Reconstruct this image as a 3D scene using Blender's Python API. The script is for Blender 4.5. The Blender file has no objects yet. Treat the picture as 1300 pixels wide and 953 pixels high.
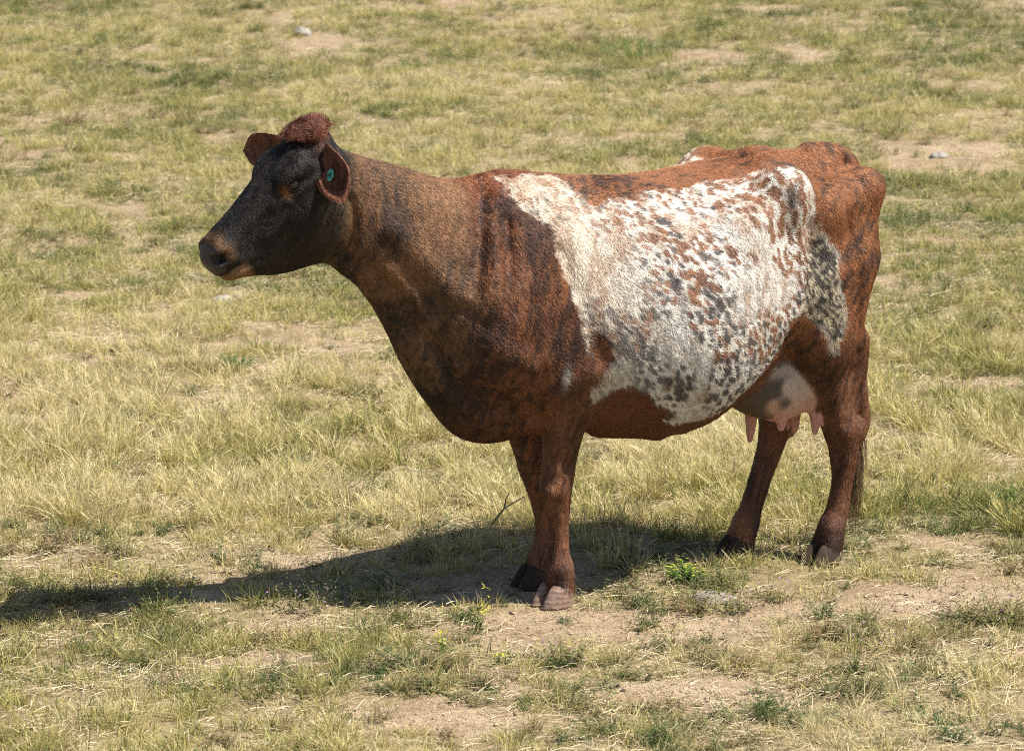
import bpy, bmesh, math, random
import numpy as np
from mathutils import Vector, Matrix
import openvdb

S = bpy.context.scene
COL = S.collection
rng = np.random.default_rng(7)

# ------------------------------------------------------------------ camera
cam = bpy.data.cameras.new('camera')
cam.lens = 36 * 5740 / 1300
cam.sensor_width = 36
cam.clip_start = 0.1
cam.clip_end = 3000
cam.dof.use_dof = True
cam.dof.focus_distance = 13.7
cam.dof.aperture_fstop = 8.0
cam_o = bpy.data.objects.new('camera', cam)
cam_o.location = (0, -13.55, 3.53)
cam_o.rotation_euler = (math.radians(90 - 12), 0, 0)
COL.objects.link(cam_o)
S.camera = cam_o

# ------------------------------------------------------------------ sky and sun
SUN_EL = math.radians(59)
SUN_AZ = math.radians(-16)            # measured from world +X towards +Y
sun_dir = Vector((math.cos(SUN_EL) * math.cos(SUN_AZ), math.cos(SUN_EL) * math.sin(SUN_AZ), math.sin(SUN_EL)))
W = bpy.data.worlds.new('World')
S.world = W
W.use_nodes = True
nt = W.node_tree
bg = nt.nodes['Background']
sky = nt.nodes.new('ShaderNodeTexSky')
sky.sky_type = 'NISHITA'
sky.sun_disc = False
sky.sun_elevation = SUN_EL
sky.sun_rotation = math.atan2(sun_dir.x, sun_dir.y)
sky.air_density = 1.0
sky.dust_density = 1.0
nt.links.new(sky.outputs[0], bg.inputs[0])
bg.inputs[1].default_value = 0.065
sun = bpy.data.lights.new('sun', 'SUN')
sun.energy = 5.0
sun.angle = math.radians(0.53)
sun.color = (1.0, 0.95, 0.87)
sun_o = bpy.data.objects.new('sun', sun)
sun_o.rotation_euler = sun_dir.to_track_quat('Z', 'Y').to_euler()
sun_o.location = sun_dir * 30
COL.objects.link(sun_o)
S.view_settings.view_transform = 'Standard'
S.view_settings.look = 'None'
S.view_settings.gamma = 1.0
S.view_settings.use_curve_mapping = False
S.view_settings.exposure = 0.92
S.cycles.max_bounces = 5
S.cycles.diffuse_bounces = 3
S.cycles.glossy_bounces = 2
S.cycles.filter_width = 1.0
S.cycles.use_denoising = False
S.cycles.adaptive_threshold = 0.02
S.cycles.transparent_max_bounces = 8


def tag(o, label=None, cat=None, group=None, kind=None):
    if label: o['label'] = label
    if cat: o['category'] = cat
    if group: o['group'] = group
    if kind: o['kind'] = kind
    return o


def mesh_obj(name, verts, faces, mat=None, parent=None, smooth=True):
    me = bpy.data.meshes.new(name)
    if isinstance(verts, np.ndarray):
        n, f = len(verts), np.asarray(faces, np.int32)
        me.vertices.add(n)
        me.vertices.foreach_set('co', np.asarray(verts, np.float32).ravel())
        k = f.shape[1]
        me.loops.add(f.size)
        me.loops.foreach_set('vertex_index', f.ravel())
        me.polygons.add(len(f))
        me.polygons.foreach_set('loop_start', np.arange(0, f.size, k, dtype=np.int32))
        me.update(calc_edges=True)
    else:
        me.from_pydata(verts, [], faces)
    if smooth:
        me.polygons.foreach_set('use_smooth', np.ones(len(me.polygons), bool))
    if mat: me.materials.append(mat)
    me.update()
    o = bpy.data.objects.new(name, me)
    COL.objects.link(o)
    if parent: o.parent = parent
    return o


class N:
    """small node-tree helper"""
    def __init__(self, name):
        self.m = bpy.data.materials.new(name)
        self.m.use_nodes = True
        self.t = self.m.node_tree
        self.b = self.t.nodes['Principled BSDF']
    def new(self, kind, **kw):
        n = self.t.nodes.new('ShaderNode' + kind)
        for k, v in kw.items():
            if k in n.inputs.keys(): n.inputs[k].default_value = v
            else: setattr(n, k, v)
        return n
    def link(self, a, b):
        self.t.links.new(a, b)
    def attr(self, name, kind='GEOMETRY'):
        n = self.t.nodes.new('ShaderNodeAttribute')
        n.attribute_name = name
        n.attribute_type = kind
        return n
    def ramp(self, src, stops):
        r = self.t.nodes.new('ShaderNodeValToRGB')
        e = r.color_ramp.elements
        while len(e) < len(stops): e.new(0.5)
        for i, (p, c) in enumerate(stops):
            e[i].position = p
            e[i].color = (*c, 1) if len(c) == 3 else c
        self.link(src, r.inputs[0])
        return r.outputs[0]
    def set(self, **kw):
        for k, v in kw.items():
            k = k.replace('_', ' ')
            i = self.b.inputs[k]
            if hasattr(v, 'is_linked'): self.link(v, i)
            else: i.default_value = v


# ------------------------------------------------------------------ numpy noise (shared by ground, coat and scatter)
_P = np.random.default_rng(3).permutation(4096)
_V = np.random.default_rng(4).random(4096).astype(np.float32)


def vnoise(p, freq, seed=0):
    """smooth value noise in 0..1, p (n,3)"""
    q = np.asarray(p, np.float64) * freq + seed * 17.31
    i = np.floor(q).astype(np.int64)
    f = q - i
    f = f * f * (3 - 2 * f)
    out = 0
    for dx in (0, 1):
        wx = f[:, 0] if dx else 1 - f[:, 0]
        hx = _P[(i[:, 0] + dx) & 4095]
        for dy in (0, 1):
            wy = f[:, 1] if dy else 1 - f[:, 1]
            hy = _P[(hx + i[:, 1] + dy) & 4095]
            for dz in (0, 1):
                wz = f[:, 2] if dz else 1 - f[:, 2]
                out = out + wx * wy * wz * _V[_P[(hy + i[:, 2] + dz) & 4095]]
    return out


def fbm(p, freq, octaves=3, seed=0):
    a, s, t = 1.0, 0.0, 0.0
    for o in range(octaves):
        s = s + a * vnoise(p, freq * 2 ** o, seed + o * 5)
        t += a
        a *= 0.5
    return s / t


def smooth(a, b, x):
    t = np.clip((x - a) / (b - a), 0, 1)
    return t * t * (3 - 2 * t)
# ------------------------------------------------------------------ ground
BARE = [(0.12, -0.58, 0.40, 0.34), (0.47, -0.58, 0.28, 0.27), (0.83, -0.31, 0.21, 0.20), (1.27, -0.22, 0.34, 0.28), (1.42, 0.02, 0.20, 0.19), (0.02, 0.0, 0.33, 0.24), (-1.45, 0.12, 0.15, 0.12), (-1.54, 1.01, 0.13, 0.11), (-1.15, 1.01, 0.10, 0.09), (-1.34, 3.21, 0.57, 0.09), (-0.68, 3.12, 0.36, 0.11), (-0.50, 2.87, 0.15, 0.10), (2.09, 8.03, 0.42, 0.66), (1.68, 2.73, 0.20, 0.16), (1.72, 1.58, 0.08, 0.17), (1.11, 11.67, 0.27, 0.29), (1.64, 11.73, 0.16, 0.45), (-1.14, 12.39, 0.36, 0.34), (0.64, 0.98, 0.10, 0.09), (-1.76, 4.62, 0.13, 0.14), (-0.29, 13.88, 0.24, 0.22), (-0.63, -0.58, 0.14, 0.11), (-1.28, -0.67, 0.14, 0.09), (1.16, 1.23, 0.08, 0.07), (1.33, 0.47, 0.15, 0.10), (-0.70, -0.97, 0.18, 0.12), (0.29, 1.01, 0.13, 0.07), (-0.50, 1.95, 0.17, 0.07), (1.56, 4.72, 0.13, 0.17), (1.38, 13.62, 0.29, 0.22), (0.55, -1.25, .35, .2), (-.2, -1.5, .3, .2), (3.2, 5.5, .4, .5), (-2.9, 6.5, .5, .4), (-3.2, 1.8, .4, .3), (2.6, .6, .4, .3)]


def flat3(xy):
    return np.concatenate([xy, np.zeros((len(xy), 1))], 1)


def bare(xy):
    """1 where the soil is bare"""
    p = flat3(xy)
    j = xy + (np.stack([vnoise(p, 3.5, 101), vnoise(p, 3.5, 102)], 1) - .5) * .22 + (np.stack([vnoise(p, 11, 103), vnoise(p, 11, 104)], 1) - .5) * .10
    b = np.zeros(len(xy))
    for cx, cy, rx, ry in BARE:
        r = np.sqrt(((j[:, 0] - cx) / rx) ** 2 + ((j[:, 1] - cy) / ry) ** 2)
        b = np.maximum(b, smooth(1.15, .65, r))
    n = fbm(p, 1.6, 3, 110) * .55 + fbm(p, 6, 2, 114) * .45
    return np.maximum(b, smooth(.585, .67, n) * .85)


def relief(xy):
    p = flat3(xy)
    near_hoof = np.minimum.reduce([np.hypot(xy[:, 0] - a, xy[:, 1] - b) for a, b in ((.13, -.27), (.10, -.05), (.98, .25), (.70, .33))])
    amp = .25 + .75 * smooth(.1, .8, near_hoof)
    h = ((fbm(p, .5, 2, 120) - .5) * .10 * smooth(.6, 2.5, near_hoof) + (fbm(p, 3.0, 2, 124) - .5) * .045 + (fbm(p, 16, 3, 127) - .5) * .014) * amp
    bank = smooth(-.30, -.55, xy[:, 0]) * np.exp(-((xy[:, 1] + .28 + (fbm(p, 1.5, 2, 129) - .5) * .25) / .13) ** 2) * smooth(-4, -2.5, xy[:, 0])
    return h - .003 + .030 * bank * (.5 + fbm(p, 3, 2, 121))


def grid_sheet(x0, x1, y0, y1, step):
    xs = np.arange(x0, x1 + step * .5, step)
    ys = np.arange(y0, y1 + step * .5, step)
    X, Y = np.meshgrid(xs, ys)
    xy = np.stack([X.ravel(), Y.ravel()], 1)
    V = np.concatenate([xy, relief(xy)[:, None]], 1)
    nx = len(xs)
    i = np.arange(nx - 1)[None] + np.arange(len(ys) - 1)[:, None] * nx
    i = i.ravel()
    return V, np.stack([i, i + 1, i + nx + 1, i + nx], 1)


# one sheet: fine where the camera looks, stretched out to the horizon
def axis(lo, hi, step, far):
    c = list(np.arange(lo, hi + step / 2, step))
    a, b, s = c[0], c[-1], step
    while b < far:
        s *= 1.6
        b += s; c.append(b)
        a -= s; c.insert(0, a)
    return np.array(c)


gx, gy = axis(-5, 5, .03, 900), axis(-3.2, 17, .04, 900)
X, Y = np.meshgrid(gx, gy)
gxy = np.stack([X.ravel(), Y.ravel()], 1)
gz = relief(gxy)
gi = (np.arange(len(gx) - 1)[None] + np.arange(len(gy) - 1)[:, None] * len(gx)).ravel()
gq = np.stack([gi, gi + 1, gi + len(gx) + 1, gi + len(gx)], 1)
mg = N('dry_soil')
geo = mg.new('NewGeometry')
n1 = mg.new('TexNoise', Scale=2.2, Detail=6.0, Roughness=.6)
n2 = mg.new('TexNoise', Scale=60.0, Detail=5.0, Roughness=.65)
n3 = mg.new('TexNoise', Scale=210.0, Detail=3.0)
n4 = mg.new('TexNoise', Scale=14.0, Detail=4.0, Roughness=.7)
for n_ in (n1, n2, n3, n4): mg.link(geo.outputs['Position'], n_.inputs['Vector'])
c1 = mg.ramp(n1.outputs['Fac'], [(.30, (.30, .215, .135)), (.50, (.39, .295, .190)), (.72, (.46, .36, .25))])
mxa = mg.new('MixRGB', blend_type='MULTIPLY'); mxa.inputs[0].default_value = .85
mg.link(c1, mxa.inputs[1])
mg.link(mg.ramp(n2.outputs['Fac'], [(.28, (.50, .47, .44)), (.5, (.98, .97, .95)), (.74, (1.28, 1.25, 1.2))]), mxa.inputs[2])
mxb = mg.new('MixRGB', blend_type='MULTIPLY'); mxb.inputs[0].default_value = .7
mg.link(mxa.outputs[0], mxb.inputs[1])
mg.link(mg.ramp(n4.outputs['Fac'], [(.32, (.62, .58, .55)), (.55, (1, 1, 1)), (.75, (1.15, 1.13, 1.1))]), mxb.inputs[2])
sm = mg.attr('turf')
mxc = mg.new('MixRGB', blend_type='MIX')
mg.link(sm.outputs['Fac'], mxc.inputs[0])
mg.link(mxb.outputs[0], mxc.inputs[1])
mg.link(mg.ramp(n4.outputs['Fac'], [(.3, (.16, .125, .06)), (.5, (.27, .215, .11)), (.7, (.36, .29, .16))]), mxc.inputs[2])
ad = mg.new('Math', operation='ADD')
mg.link(n2.outputs['Fac'], ad.inputs[0]); mg.link(n3.outputs['Fac'], ad.inputs[1])
bp = mg.new('Bump', Strength=.9, Distance=.012)
mg.link(ad.outputs[0], bp.inputs['Height'])
mg.set(Base_Color=mxc.outputs[0], Roughness=.95, Normal=bp.outputs[0])
mg.b.inputs['Specular IOR Level'].default_value = .1
ground = mesh_obj('ground', np.concatenate([gxy, gz[:, None]], 1), gq, mg.m)
tag(ground, kind='structure')
turf = (1 - bare(gxy)) * .8
a_ = ground.data.attributes.new('turf', 'FLOAT', 'POINT')
a_.data.foreach_set('value', turf.astype(np.float32))
# ------------------------------------------------------------------ the cow: one continuous body from a distance field
# cow frame: +x forward, +y its left side, +z up, ground at z = 0
H = 0.0055
GLO = np.array([-0.80, -0.46, -0.03])
GHI = np.array([1.74, 0.46, 1.60])
GD = np.ceil((GHI - GLO) / H).astype(int)
GX, GY, GZ = [(GLO[i] + H * np.arange(GD[i])).astype(np.float32) for i in range(3)]
FIELD = np.full(GD, 0.5, np.float32)


def put(fn, lo, hi, k=0.03, cut=False):
    lo = np.asarray(lo) - k - 0.02
    hi = np.asarray(hi) + k + 0.02
    a = np.clip(np.floor((lo - GLO) / H).astype(int), 0, GD)
    b = np.clip(np.ceil((hi - GLO) / H).astype(int), 0, GD)
    if np.any(b <= a): return
    sl = tuple(slice(a[i], b[i]) for i in range(3))
    d = fn(GX[sl[0]][:, None, None], GY[sl[1]][None, :, None], GZ[sl[2]][None, None, :]).astype(np.float32)
    o = FIELD[sl]
    if cut:
        d = -d
        h = np.maximum(k - np.abs(o - d), 0) / k
        FIELD[sl] = np.maximum(o, d) + h * h * k * 0.25
    else:
        h = np.maximum(k - np.abs(o - d), 0) / k
        FIELD[sl] = np.minimum(o, d) - h * h * k * 0.25


def cone(a, b, k=0.03, cut=False, sy=1.0):
    """tapered capsule between (x,y,z,r) points; sy squeezes it sideways"""
    a, b = np.array(a, float), np.array(b, float)
    A, B, ra, rb = a[:3], b[:3], a[3], b[3]
    S_ = np.array([1, 1 / sy, 1])
    AB = (B - A) * S_
    L2 = AB @ AB + 1e-9
    def fn(x, y, z):
        px, py, pz = x - A[0], (y - A[1]) / sy, z - A[2]
        t = np.clip((px * AB[0] + py * AB[1] + pz * AB[2]) / L2, 0, 1)
        return (np.sqrt((px - t * AB[0]) ** 2 + (py - t * AB[1]) ** 2 + (pz - t * AB[2]) ** 2) - (ra + t * (rb - ra))) * min(1, sy)
    r = max(ra, rb)
    put(fn, np.minimum(A, B) - r * max(1, sy), np.maximum(A, B) + r * max(1, sy), k, cut)


def chain(pts, k=0.03):
    """a row of tapered capsules blended into the body as one piece"""
    Q = np.array(pts, float)
    # subdivide with a smooth curve so that joints do not bead
    n = len(Q)
    t = np.arange(n)
    m = np.gradient(Q, axis=0)
    u = np.linspace(0, n - 1, (n - 1) * 4 + 1)
    i = np.clip(u.astype(int), 0, n - 2)
    f = (u - i)[:, None]
    Q = (2 * f ** 3 - 3 * f ** 2 + 1) * Q[i] + (f ** 3 - 2 * f ** 2 + f) * m[i] + (-2 * f ** 3 + 3 * f ** 2) * Q[i + 1] + (f ** 3 - f ** 2) * m[i + 1]
    def fn(x, y, z):
        out = None
        for A, B in zip(Q[:-1], Q[1:]):
            AB = B[:3] - A[:3]
            L2 = AB @ AB + 1e-9
            px, py, pz = x - A[0], y - A[1], z - A[2]
            h = np.clip((px * AB[0] + py * AB[1] + pz * AB[2]) / L2, 0, 1)
            d = np.sqrt((px - h * AB[0]) ** 2 + (py - h * AB[1]) ** 2 + (pz - h * AB[2]) ** 2) - (A[3] + h * (B[3] - A[3]))
            out = d if out is None else np.minimum(out, d)
        return out
    r = Q[:, 3].max()
    put(fn, Q[:, :3].min(0) - r, Q[:, :3].max(0) + r, k)


def blob(c, r, k=0.03, cut=False, rot=None):
    """ellipsoid; rot = 3x3 whose rows are its axes"""
    c, r = np.array(c, float), np.array(r, float)
    Rm = np.eye(3) if rot is None else np.array(rot)
    def fn(x, y, z):
        px, py, pz = x - c[0], y - c[1], z - c[2]
        q = [Rm[i, 0] * px + Rm[i, 1] * py + Rm[i, 2] * pz for i in range(3)]
        k0 = np.sqrt(sum((q[i] / r[i]) ** 2 for i in range(3)))
        k1 = np.sqrt(sum((q[i] / r[i] ** 2) ** 2 for i in range(3))) + 1e-6
        return k0 * (k0 - 1) / k1
    e = np.sqrt((Rm ** 2 * (r ** 2)[:, None]).sum(0))
    put(fn, c - e, c + e, k, cut)


def rot_y(deg):
    a = math.radians(deg)
    return np.array([[math.cos(a), 0, math.sin(a)], [0, 1, 0], [-math.sin(a), 0, math.cos(a)]])


def loft(rows, frame=None, k=0.03):
    """rows: s, top, bottom, half width, level of the greatest width, exponent above, exponent below"""
    T = np.array(rows, float)
    s = T[:, 0]
    fine = np.linspace(s[0], s[-1], 400)
    def cr(v):                                            # smooth interpolation of the section values
        m = np.gradient(v, s)
        i = np.clip(np.searchsorted(s, fine) - 1, 0, len(s) - 2)
        h = s[i + 1] - s[i]
        t = (fine - s[i]) / h
        return ((2 * t ** 3 - 3 * t ** 2 + 1) * v[i] + (t ** 3 - 2 * t ** 2 + t) * h * m[i] + (-2 * t ** 3 + 3 * t ** 2) * v[i + 1] + (t ** 3 - t ** 2) * h * m[i + 1])
    cols = [cr(T[:, j]) for j in range(1, 7)]
    def fn(x, y, z):
        if frame is None:
            u, w = x + 0 * z, z + 0 * x
        else:
            o, a, n = frame
            u = (x - o[0]) * a[0] + (z - o[2]) * a[1]
            w = (x - o[0]) * n[0] + (z - o[2]) * n[1]
        top, bot, hw, mid, pa, pb = [np.interp(u, fine, c).astype(np.float32) for c in cols]
        up = w > mid
        v = np.where(up, (w - mid) / (top - mid), (mid - w) / (mid - bot))
        p = np.where(up, pa, pb)
        q = np.abs(y) / hw
        r = (q ** p + np.maximum(v, 1e-5) ** p) ** (1 / p) + 1e-5
        rho = np.sqrt(y ** 2 + (w - mid) ** 2)
        d = rho * (1 - 1 / r)
        d = np.where(rho < 0.01, -0.5 * hw, d)
        over = np.maximum(s[0] - u, u - s[-1])
        return np.where(over > 0, np.sqrt(np.maximum(d, 0) ** 2 + over ** 2), np.maximum(d, over))
    return fn


# trunk and neck
TRUNK = [
    (-0.62, 1.230, 1.00, 0.085, 1.13, 2.0, 2.0),
    (-0.55, 1.280, 0.86, 0.130, 1.10, 1.9, 2.0),
    (-0.45, 1.300, 0.76, 0.160, 1.08, 1.8, 2.0),
    (-0.36, 1.304, 0.69, 0.172, 1.02, 1.8, 2.0),
    (-0.30, 1.302, 0.645, 0.205, 0.98, 1.9, 2.0),
    (-0.25, 1.299, 0.615, 0.250, 0.94, 2.2, 2.0),
    (-0.15, 1.287, 0.555, 0.308, 0.88, 2.35, 2.0),
    (-0.05, 1.279, 0.500, 0.350, 0.85, 2.2, 2.05),
    (0.05, 1.272, 0.470, 0.377, 0.83, 2.0, 2.1),
    (0.15, 1.270, 0.470, 0.380, 0.82, 1.9, 2.1),
    (0.25, 1.273, 0.490, 0.360, 0.83, 1.8, 2.1),
    (0.35, 1.283, 0.505, 0.325, 0.84, 1.7, 2.1),
    (0.45, 1.296, 0.515, 0.280, 0.85, 1.6, 2.0),
    (0.55, 1.310, 0.512, 0.245, 0.86, 1.55, 2.0),
    (0.65, 1.320, 0.510, 0.220, 0.88, 1.55, 1.9),
    (0.74, 1.315, 0.522, 0.200, 0.90, 1.6, 1.8),
    (0.82, 1.312, 0.562, 0.180, 0.95, 1.7, 1.8),
    (0.90, 1.333, 0.648, 0.155, 1.02, 1.8, 1.8),
    (0.97, 1.357, 0.755, 0.135, 1.09, 1.9, 1.8),
    (1.035, 1.378, 0.890, 0.122, 1.15, 2.0, 1.9),
    (1.11, 1.402, 1.000, 0.112, 1.21, 2.0, 2.0),
    (1.19, 1.432, 1.070, 0.105, 1.26, 2.0, 2.0),
    (1.26, 1.445, 1.120, 0.095, 1.29, 2.0, 2.0),
]
put(loft(TRUNK), (-0.64, -0.4, 0.44), (1.28, 0.4, 1.46), 0.01)

for s in (1, -1):                                         # near (+1) and far (-1) side
    dz = 0.0 if s > 0 else -0.012
    # hips, pins, rump edge
    cone((-0.27, 0.03 * s, 1.268, 0.035), (-0.215, 0.225 * s, 1.240 + dz, 0.036), 0.06)
    blob((-0.226, 0.222 * s, 1.225 + dz), (0.056, 0.036, 0.058), 0.07)
    chain([(-0.225, 0.228 * s, 1.20, 0.030), (-0.262, 0.238 * s, 1.08, 0.024), (-0.262, 0.235 * s, 0.95, 0.026), (-0.245, 0.215 * s, 0.84, 0.04)], 0.06)   # flank fold
    cone((-0.215, 0.205 * s, 1.20, 0.050), (-0.06, 0.235 * s, 1.12, 0.06), 0.10)
    cone((-0.25, 0.205 * s, 1.20, 0.036), (-0.42, 0.160 * s, 1.13, 0.045), 0.08)
    cone((-0.42, 0.160 * s, 1.13, 0.045), (-0.58, 0.115 * s, 1.185, 0.045), 0.06)
    blob((-0.605, 0.110 * s, 1.190), (0.040, 0.034, 0.042), 0.05)
    cone((-0.600, 0.108 * s, 1.175, 0.042), (-0.565, 0.110 * s, 0.98, 0.062), 0.06)
    # thigh
    blob((-0.42, 0.118 * s, 0.96), (0.165, 0.092, 0.25), 0.07)
    cone((-0.50, 0.112 * s, 0.95, 0.100), (-0.49, 0.118 * s, 0.74, 0.082), 0.07)
    # shoulder blade and upper arm
    cone((0.63, 0.060 * s, 1.17, 0.050), (0.74, 0.145 * s, 0.95, 0.092), 0.12, sy=0.7)
    cone((0.74, 0.150 * s, 0.94, 0.092), (0.72, 0.150 * s, 0.82, 0.085), 0.08, sy=0.8)
    cone((0.72, 0.150 * s, 0.83, 0.095), (0.49, 0.150 * s, 0.72, 0.085), 0.08, sy=0.85)
    cone((0.56, 0.120 * s, 1.08, 0.08), (0.47, 0.155 * s, 0.76, 0.088), 0.10, sy=0.75)

# legs
chain([(0.50, 0.150, 0.74, 0.090), (0.480, 0.140, 0.67, 0.082), (0.492, 0.128, 0.58, 0.067), (0.503, 0.120, 0.48, 0.054), (0.513, 0.117, 0.405, 0.046)], 0.035)
chain([(0.513, 0.117, 0.405, 0.046), (0.520, 0.115, 0.355, 0.049), (0.512, 0.115, 0.300, 0.037), (0.506, 0.115, 0.225, 0.0285), (0.507, 0.116, 0.155, 0.033), (0.505, 0.118, 0.112, 0.041), (0.512, 0.120, 0.080, 0.037)], 0.018)
chain([(0.53, -0.145, 0.72, 0.085), (0.505, -0.125, 0.58, 0.070), (0.487, -0.105, 0.48, 0.060), (0.468, -0.097, 0.385, 0.049)], 0.035)
chain([(0.468, -0.097, 0.385, 0.049), (0.452, -0.095, 0.325, 0.048), (0.440, -0.095, 0.26, 0.034), (0.434, -0.095, 0.19, 0.028), (0.433, -0.095, 0.125, 0.033), (0.438, -0.095, 0.105, 0.040), (0.447, -0.097, 0.078, 0.036)], 0.018)
# hind near
chain([(-0.36, 0.120, 0.88, 0.115), (-0.41, 0.125, 0.72, 0.098), (-0.460, 0.115, 0.60, 0.070), (-0.494, 0.104, 0.50, 0.058), (-0.528, 0.100, 0.425, 0.053)], 0.07)
cone((-0.560, 0.113, 0.70, 0.050), (-0.590, 0.102, 0.53, 0.024), 0.04)
cone((-0.53, 0.108, 0.66, 0.035), (-0.56, 0.10, 0.50, 0.022), 0.05)
chain([(-0.598, 0.102, 0.53, 0.018), (-0.612, 0.100, 0.450, 0.024), (-0.585, 0.100, 0.405, 0.033)], 0.025)
chain([(-0.528, 0.100, 0.425, 0.053), (-0.540, 0.100, 0.350, 0.045), (-0.537, 0.100, 0.250, 0.033), (-0.520, 0.100, 0.165, 0.035), (-0.500, 0.100, 0.112, 0.042), (-0.488, 0.102, 0.080, 0.038)], 0.02)
# hind far
chain([(-0.34, -0.12, 0.88, 0.115), (-0.375, -0.13, 0.72, 0.095), (-0.405, -0.118, 0.58, 0.066), (-0.420, -0.115, 0.50, 0.054), (-0.428, -0.115, 0.42, 0.050)], 0.04)
cone((-0.48, -0.125, 0.70, 0.050), (-0.487, -0.115, 0.52, 0.024), 0.04)
cone((-0.45, -0.12, 0.66, 0.035), (-0.46, -0.115, 0.50, 0.022), 0.05)
chain([(-0.492, -0.115, 0.52, 0.018), (-0.495, -0.115, 0.445, 0.024), (-0.470, -0.115, 0.39, 0.033)], 0.025)
chain([(-0.428, -0.115, 0.42, 0.050), (-0.405, -0.115, 0.33, 0.042), (-0.368, -0.115, 0.235, 0.035), (-0.338, -0.115, 0.150, 0.035), (-0.322, -0.115, 0.108, 0.041), (-0.306, -0.114, 0.078, 0.037)], 0.02)

FEET = ((.527, .124, 8, 0), (.470, -.100, -4, 1), (-.462, .104, 8, 1), (-.276, -.112, 0, 1))
ANKLE = ((.508, .119, .105), (.440, -.096, .10), (-.496, .101, .105), (-.316, -.114, .10))
for (fx, fy, yaw, _), an in zip(FEET, ANKLE):             # two toes run down into the claws
    ca_, sa_ = math.cos(math.radians(yaw)), math.sin(math.radians(yaw))
    for sd in (1, -1):
        for bx_, bz, br_ in ((-.010, .046, .0265), (-.030, .046, .023)):
            cone((an[0], an[1] + sd * .010, an[2], .033), (fx + ca_ * bx_ - sa_ * sd * .027, fy + sa_ * bx_ + ca_ * sd * .027, bz, br_), 0.012)

# udder and teats
blob((-0.335, 0.020, 0.590), (0.165, 0.125, 0.135), 0.03)
blob((-0.24, 0.015, 0.60), (0.12, 0.10, 0.09), 0.05)
for tx, ty, tz, l in ((-0.300, -0.060, 0.475, 0.105), (-0.315, 0.085, 0.500, 0.065), (-0.450, -0.035, 0.475, 0.085), (-0.435, 0.095, 0.485, 0.075)):
    cone((tx, ty, tz + 0.03, 0.026), (tx + 0.004, ty * 1.05, tz - l + 0.01, 0.0125), 0.02)
# navel fold under the belly
cone((0.08, 0.0, 0.480, 0.02), (0.00, 0.01, 0.470, 0.02), 0.05)
cone((0.30, 0.0, 0.50, 0.03), (0.10, 0.0, 0.48, 0.03), 0.05)
# brisket
blob((0.70, 0.0, 0.61), (0.13, 0.10, 0.10), 0.05)

# tail
chain([(-0.46, 0, 1.285, 0.035), (-0.56, 0, 1.272, 0.034), (-0.622, 0, 1.215, 0.030), (-0.640, -0.010, 1.10, 0.024), (-0.645, -0.03, 0.85, 0.019), (-0.662, -0.035, 0.60, 0.013), (-0.682, -0.03, 0.45, 0.008)], 0.012)

# head, in its own frame: s along the face from the poll, t towards the face
HO = np.array([1.27, 0, 1.45])
HA = np.array([0.80, -0.60])
HN = np.array([0.60, 0.80])


def hp(s, t, y, r=None):
    p = (HO[0] + s * HA[0] + t * HN[0], y, HO[2] + s * HA[1] + t * HN[1])
    return p if r is None else (*p, r)


HEAD = [
    (-0.04, 0.030, -0.170, 0.070, -0.06, 2.2, 2.0),
    (0.02, 0.052, -0.225, 0.086, -0.05, 2.5, 2.1),
    (0.08, 0.060, -0.265, 0.094, -0.045, 2.7, 2.1),
    (0.14, 0.052, -0.285, 0.096, -0.045, 2.7, 2.0),
    (0.20, 0.040, -0.284, 0.089, -0.055, 2.6, 1.9),
    (0.26, 0.031, -0.258, 0.076, -0.06, 2.5, 1.9),
    (0.32, 0.025, -0.222, 0.065, -0.06, 2.4, 2.0),
    (0.37, 0.022, -0.180, 0.060, -0.06, 2.3, 2.1),
    (0.415, 0.014, -0.145, 0.059, -0.05, 2.3, 2.2),
    (0.448, -0.002, -0.112, 0.054, -0.045, 2.2, 2.2),
    (0.474, -0.024, -0.085, 0.038, -0.050, 2.0, 2.0),
]
put(loft(HEAD, (HO, HA, HN)), (1.10, -0.15, 0.98), (1.72, 0.15, 1.56), 0.04)
HR = np.array([[HA[0], 0, HA[1]], [0, 1, 0], [HN[0], 0, HN[1]]])
blob(hp(0.428, -0.042, 0), (0.034, 0.061, 0.040), 0.03, rot=HR)             # muzzle pad
blob(hp(0.420, -0.115, 0), (0.040, 0.045, 0.020), 0.02, rot=HR)             # lower lip and chin
for s in (1, -1):
    blob(hp(0.120, 0.020, 0.082 * s), (0.058, 0.026, 0.028), 0.035, rot=HR)  # brow
    blob(hp(0.120, -0.165, 0.062 * s), (0.090, 0.032, 0.090), 0.05, rot=HR) # cheek
    blob(hp(0.424, -0.034, 0.044 * s), (0.032, 0.022, 0.028), 0.02, rot=HR)
    blob(hp(0.147, -0.008, 0.115 * s), (0.028, 0.020, 0.019), 0.012, cut=True, rot=HR)
    cone(hp(0.452, -0.034, 0.040 * s, 0.017), hp(0.440, -0.040, 0.066 * s, 0.018), 0.006, cut=True)
    cone(hp(0.434, -0.038, 0.068 * s, 0.014), hp(0.414, -0.024, 0.072 * s, 0.006), 0.006, cut=True)
    blob(hp(0.425, -0.014, 0.050 * s), (0.022, 0.014, 0.010), 0.015, rot=HR)
blob(hp(-0.005, 0.030, 0), (0.045, 0.05, 0.030), 0.05, rot=HR)              # poll

vg = openvdb.FloatGrid(background=0.5)
vg.copyFromArray(FIELD)
pts, quads = vg.convertToQuads()
pts = pts.astype(np.float64) * H + GLO
quads = quads.astype(np.int64)

# ---- surface work on the raw mesh
QE = np.concatenate([quads[:, [0, 1]], quads[:, [1, 2]], quads[:, [2, 3]], quads[:, [3, 0]]])
DEG = np.bincount(QE[:, 0], minlength=len(pts)) + np.bincount(QE[:, 1], minlength=len(pts))


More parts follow.
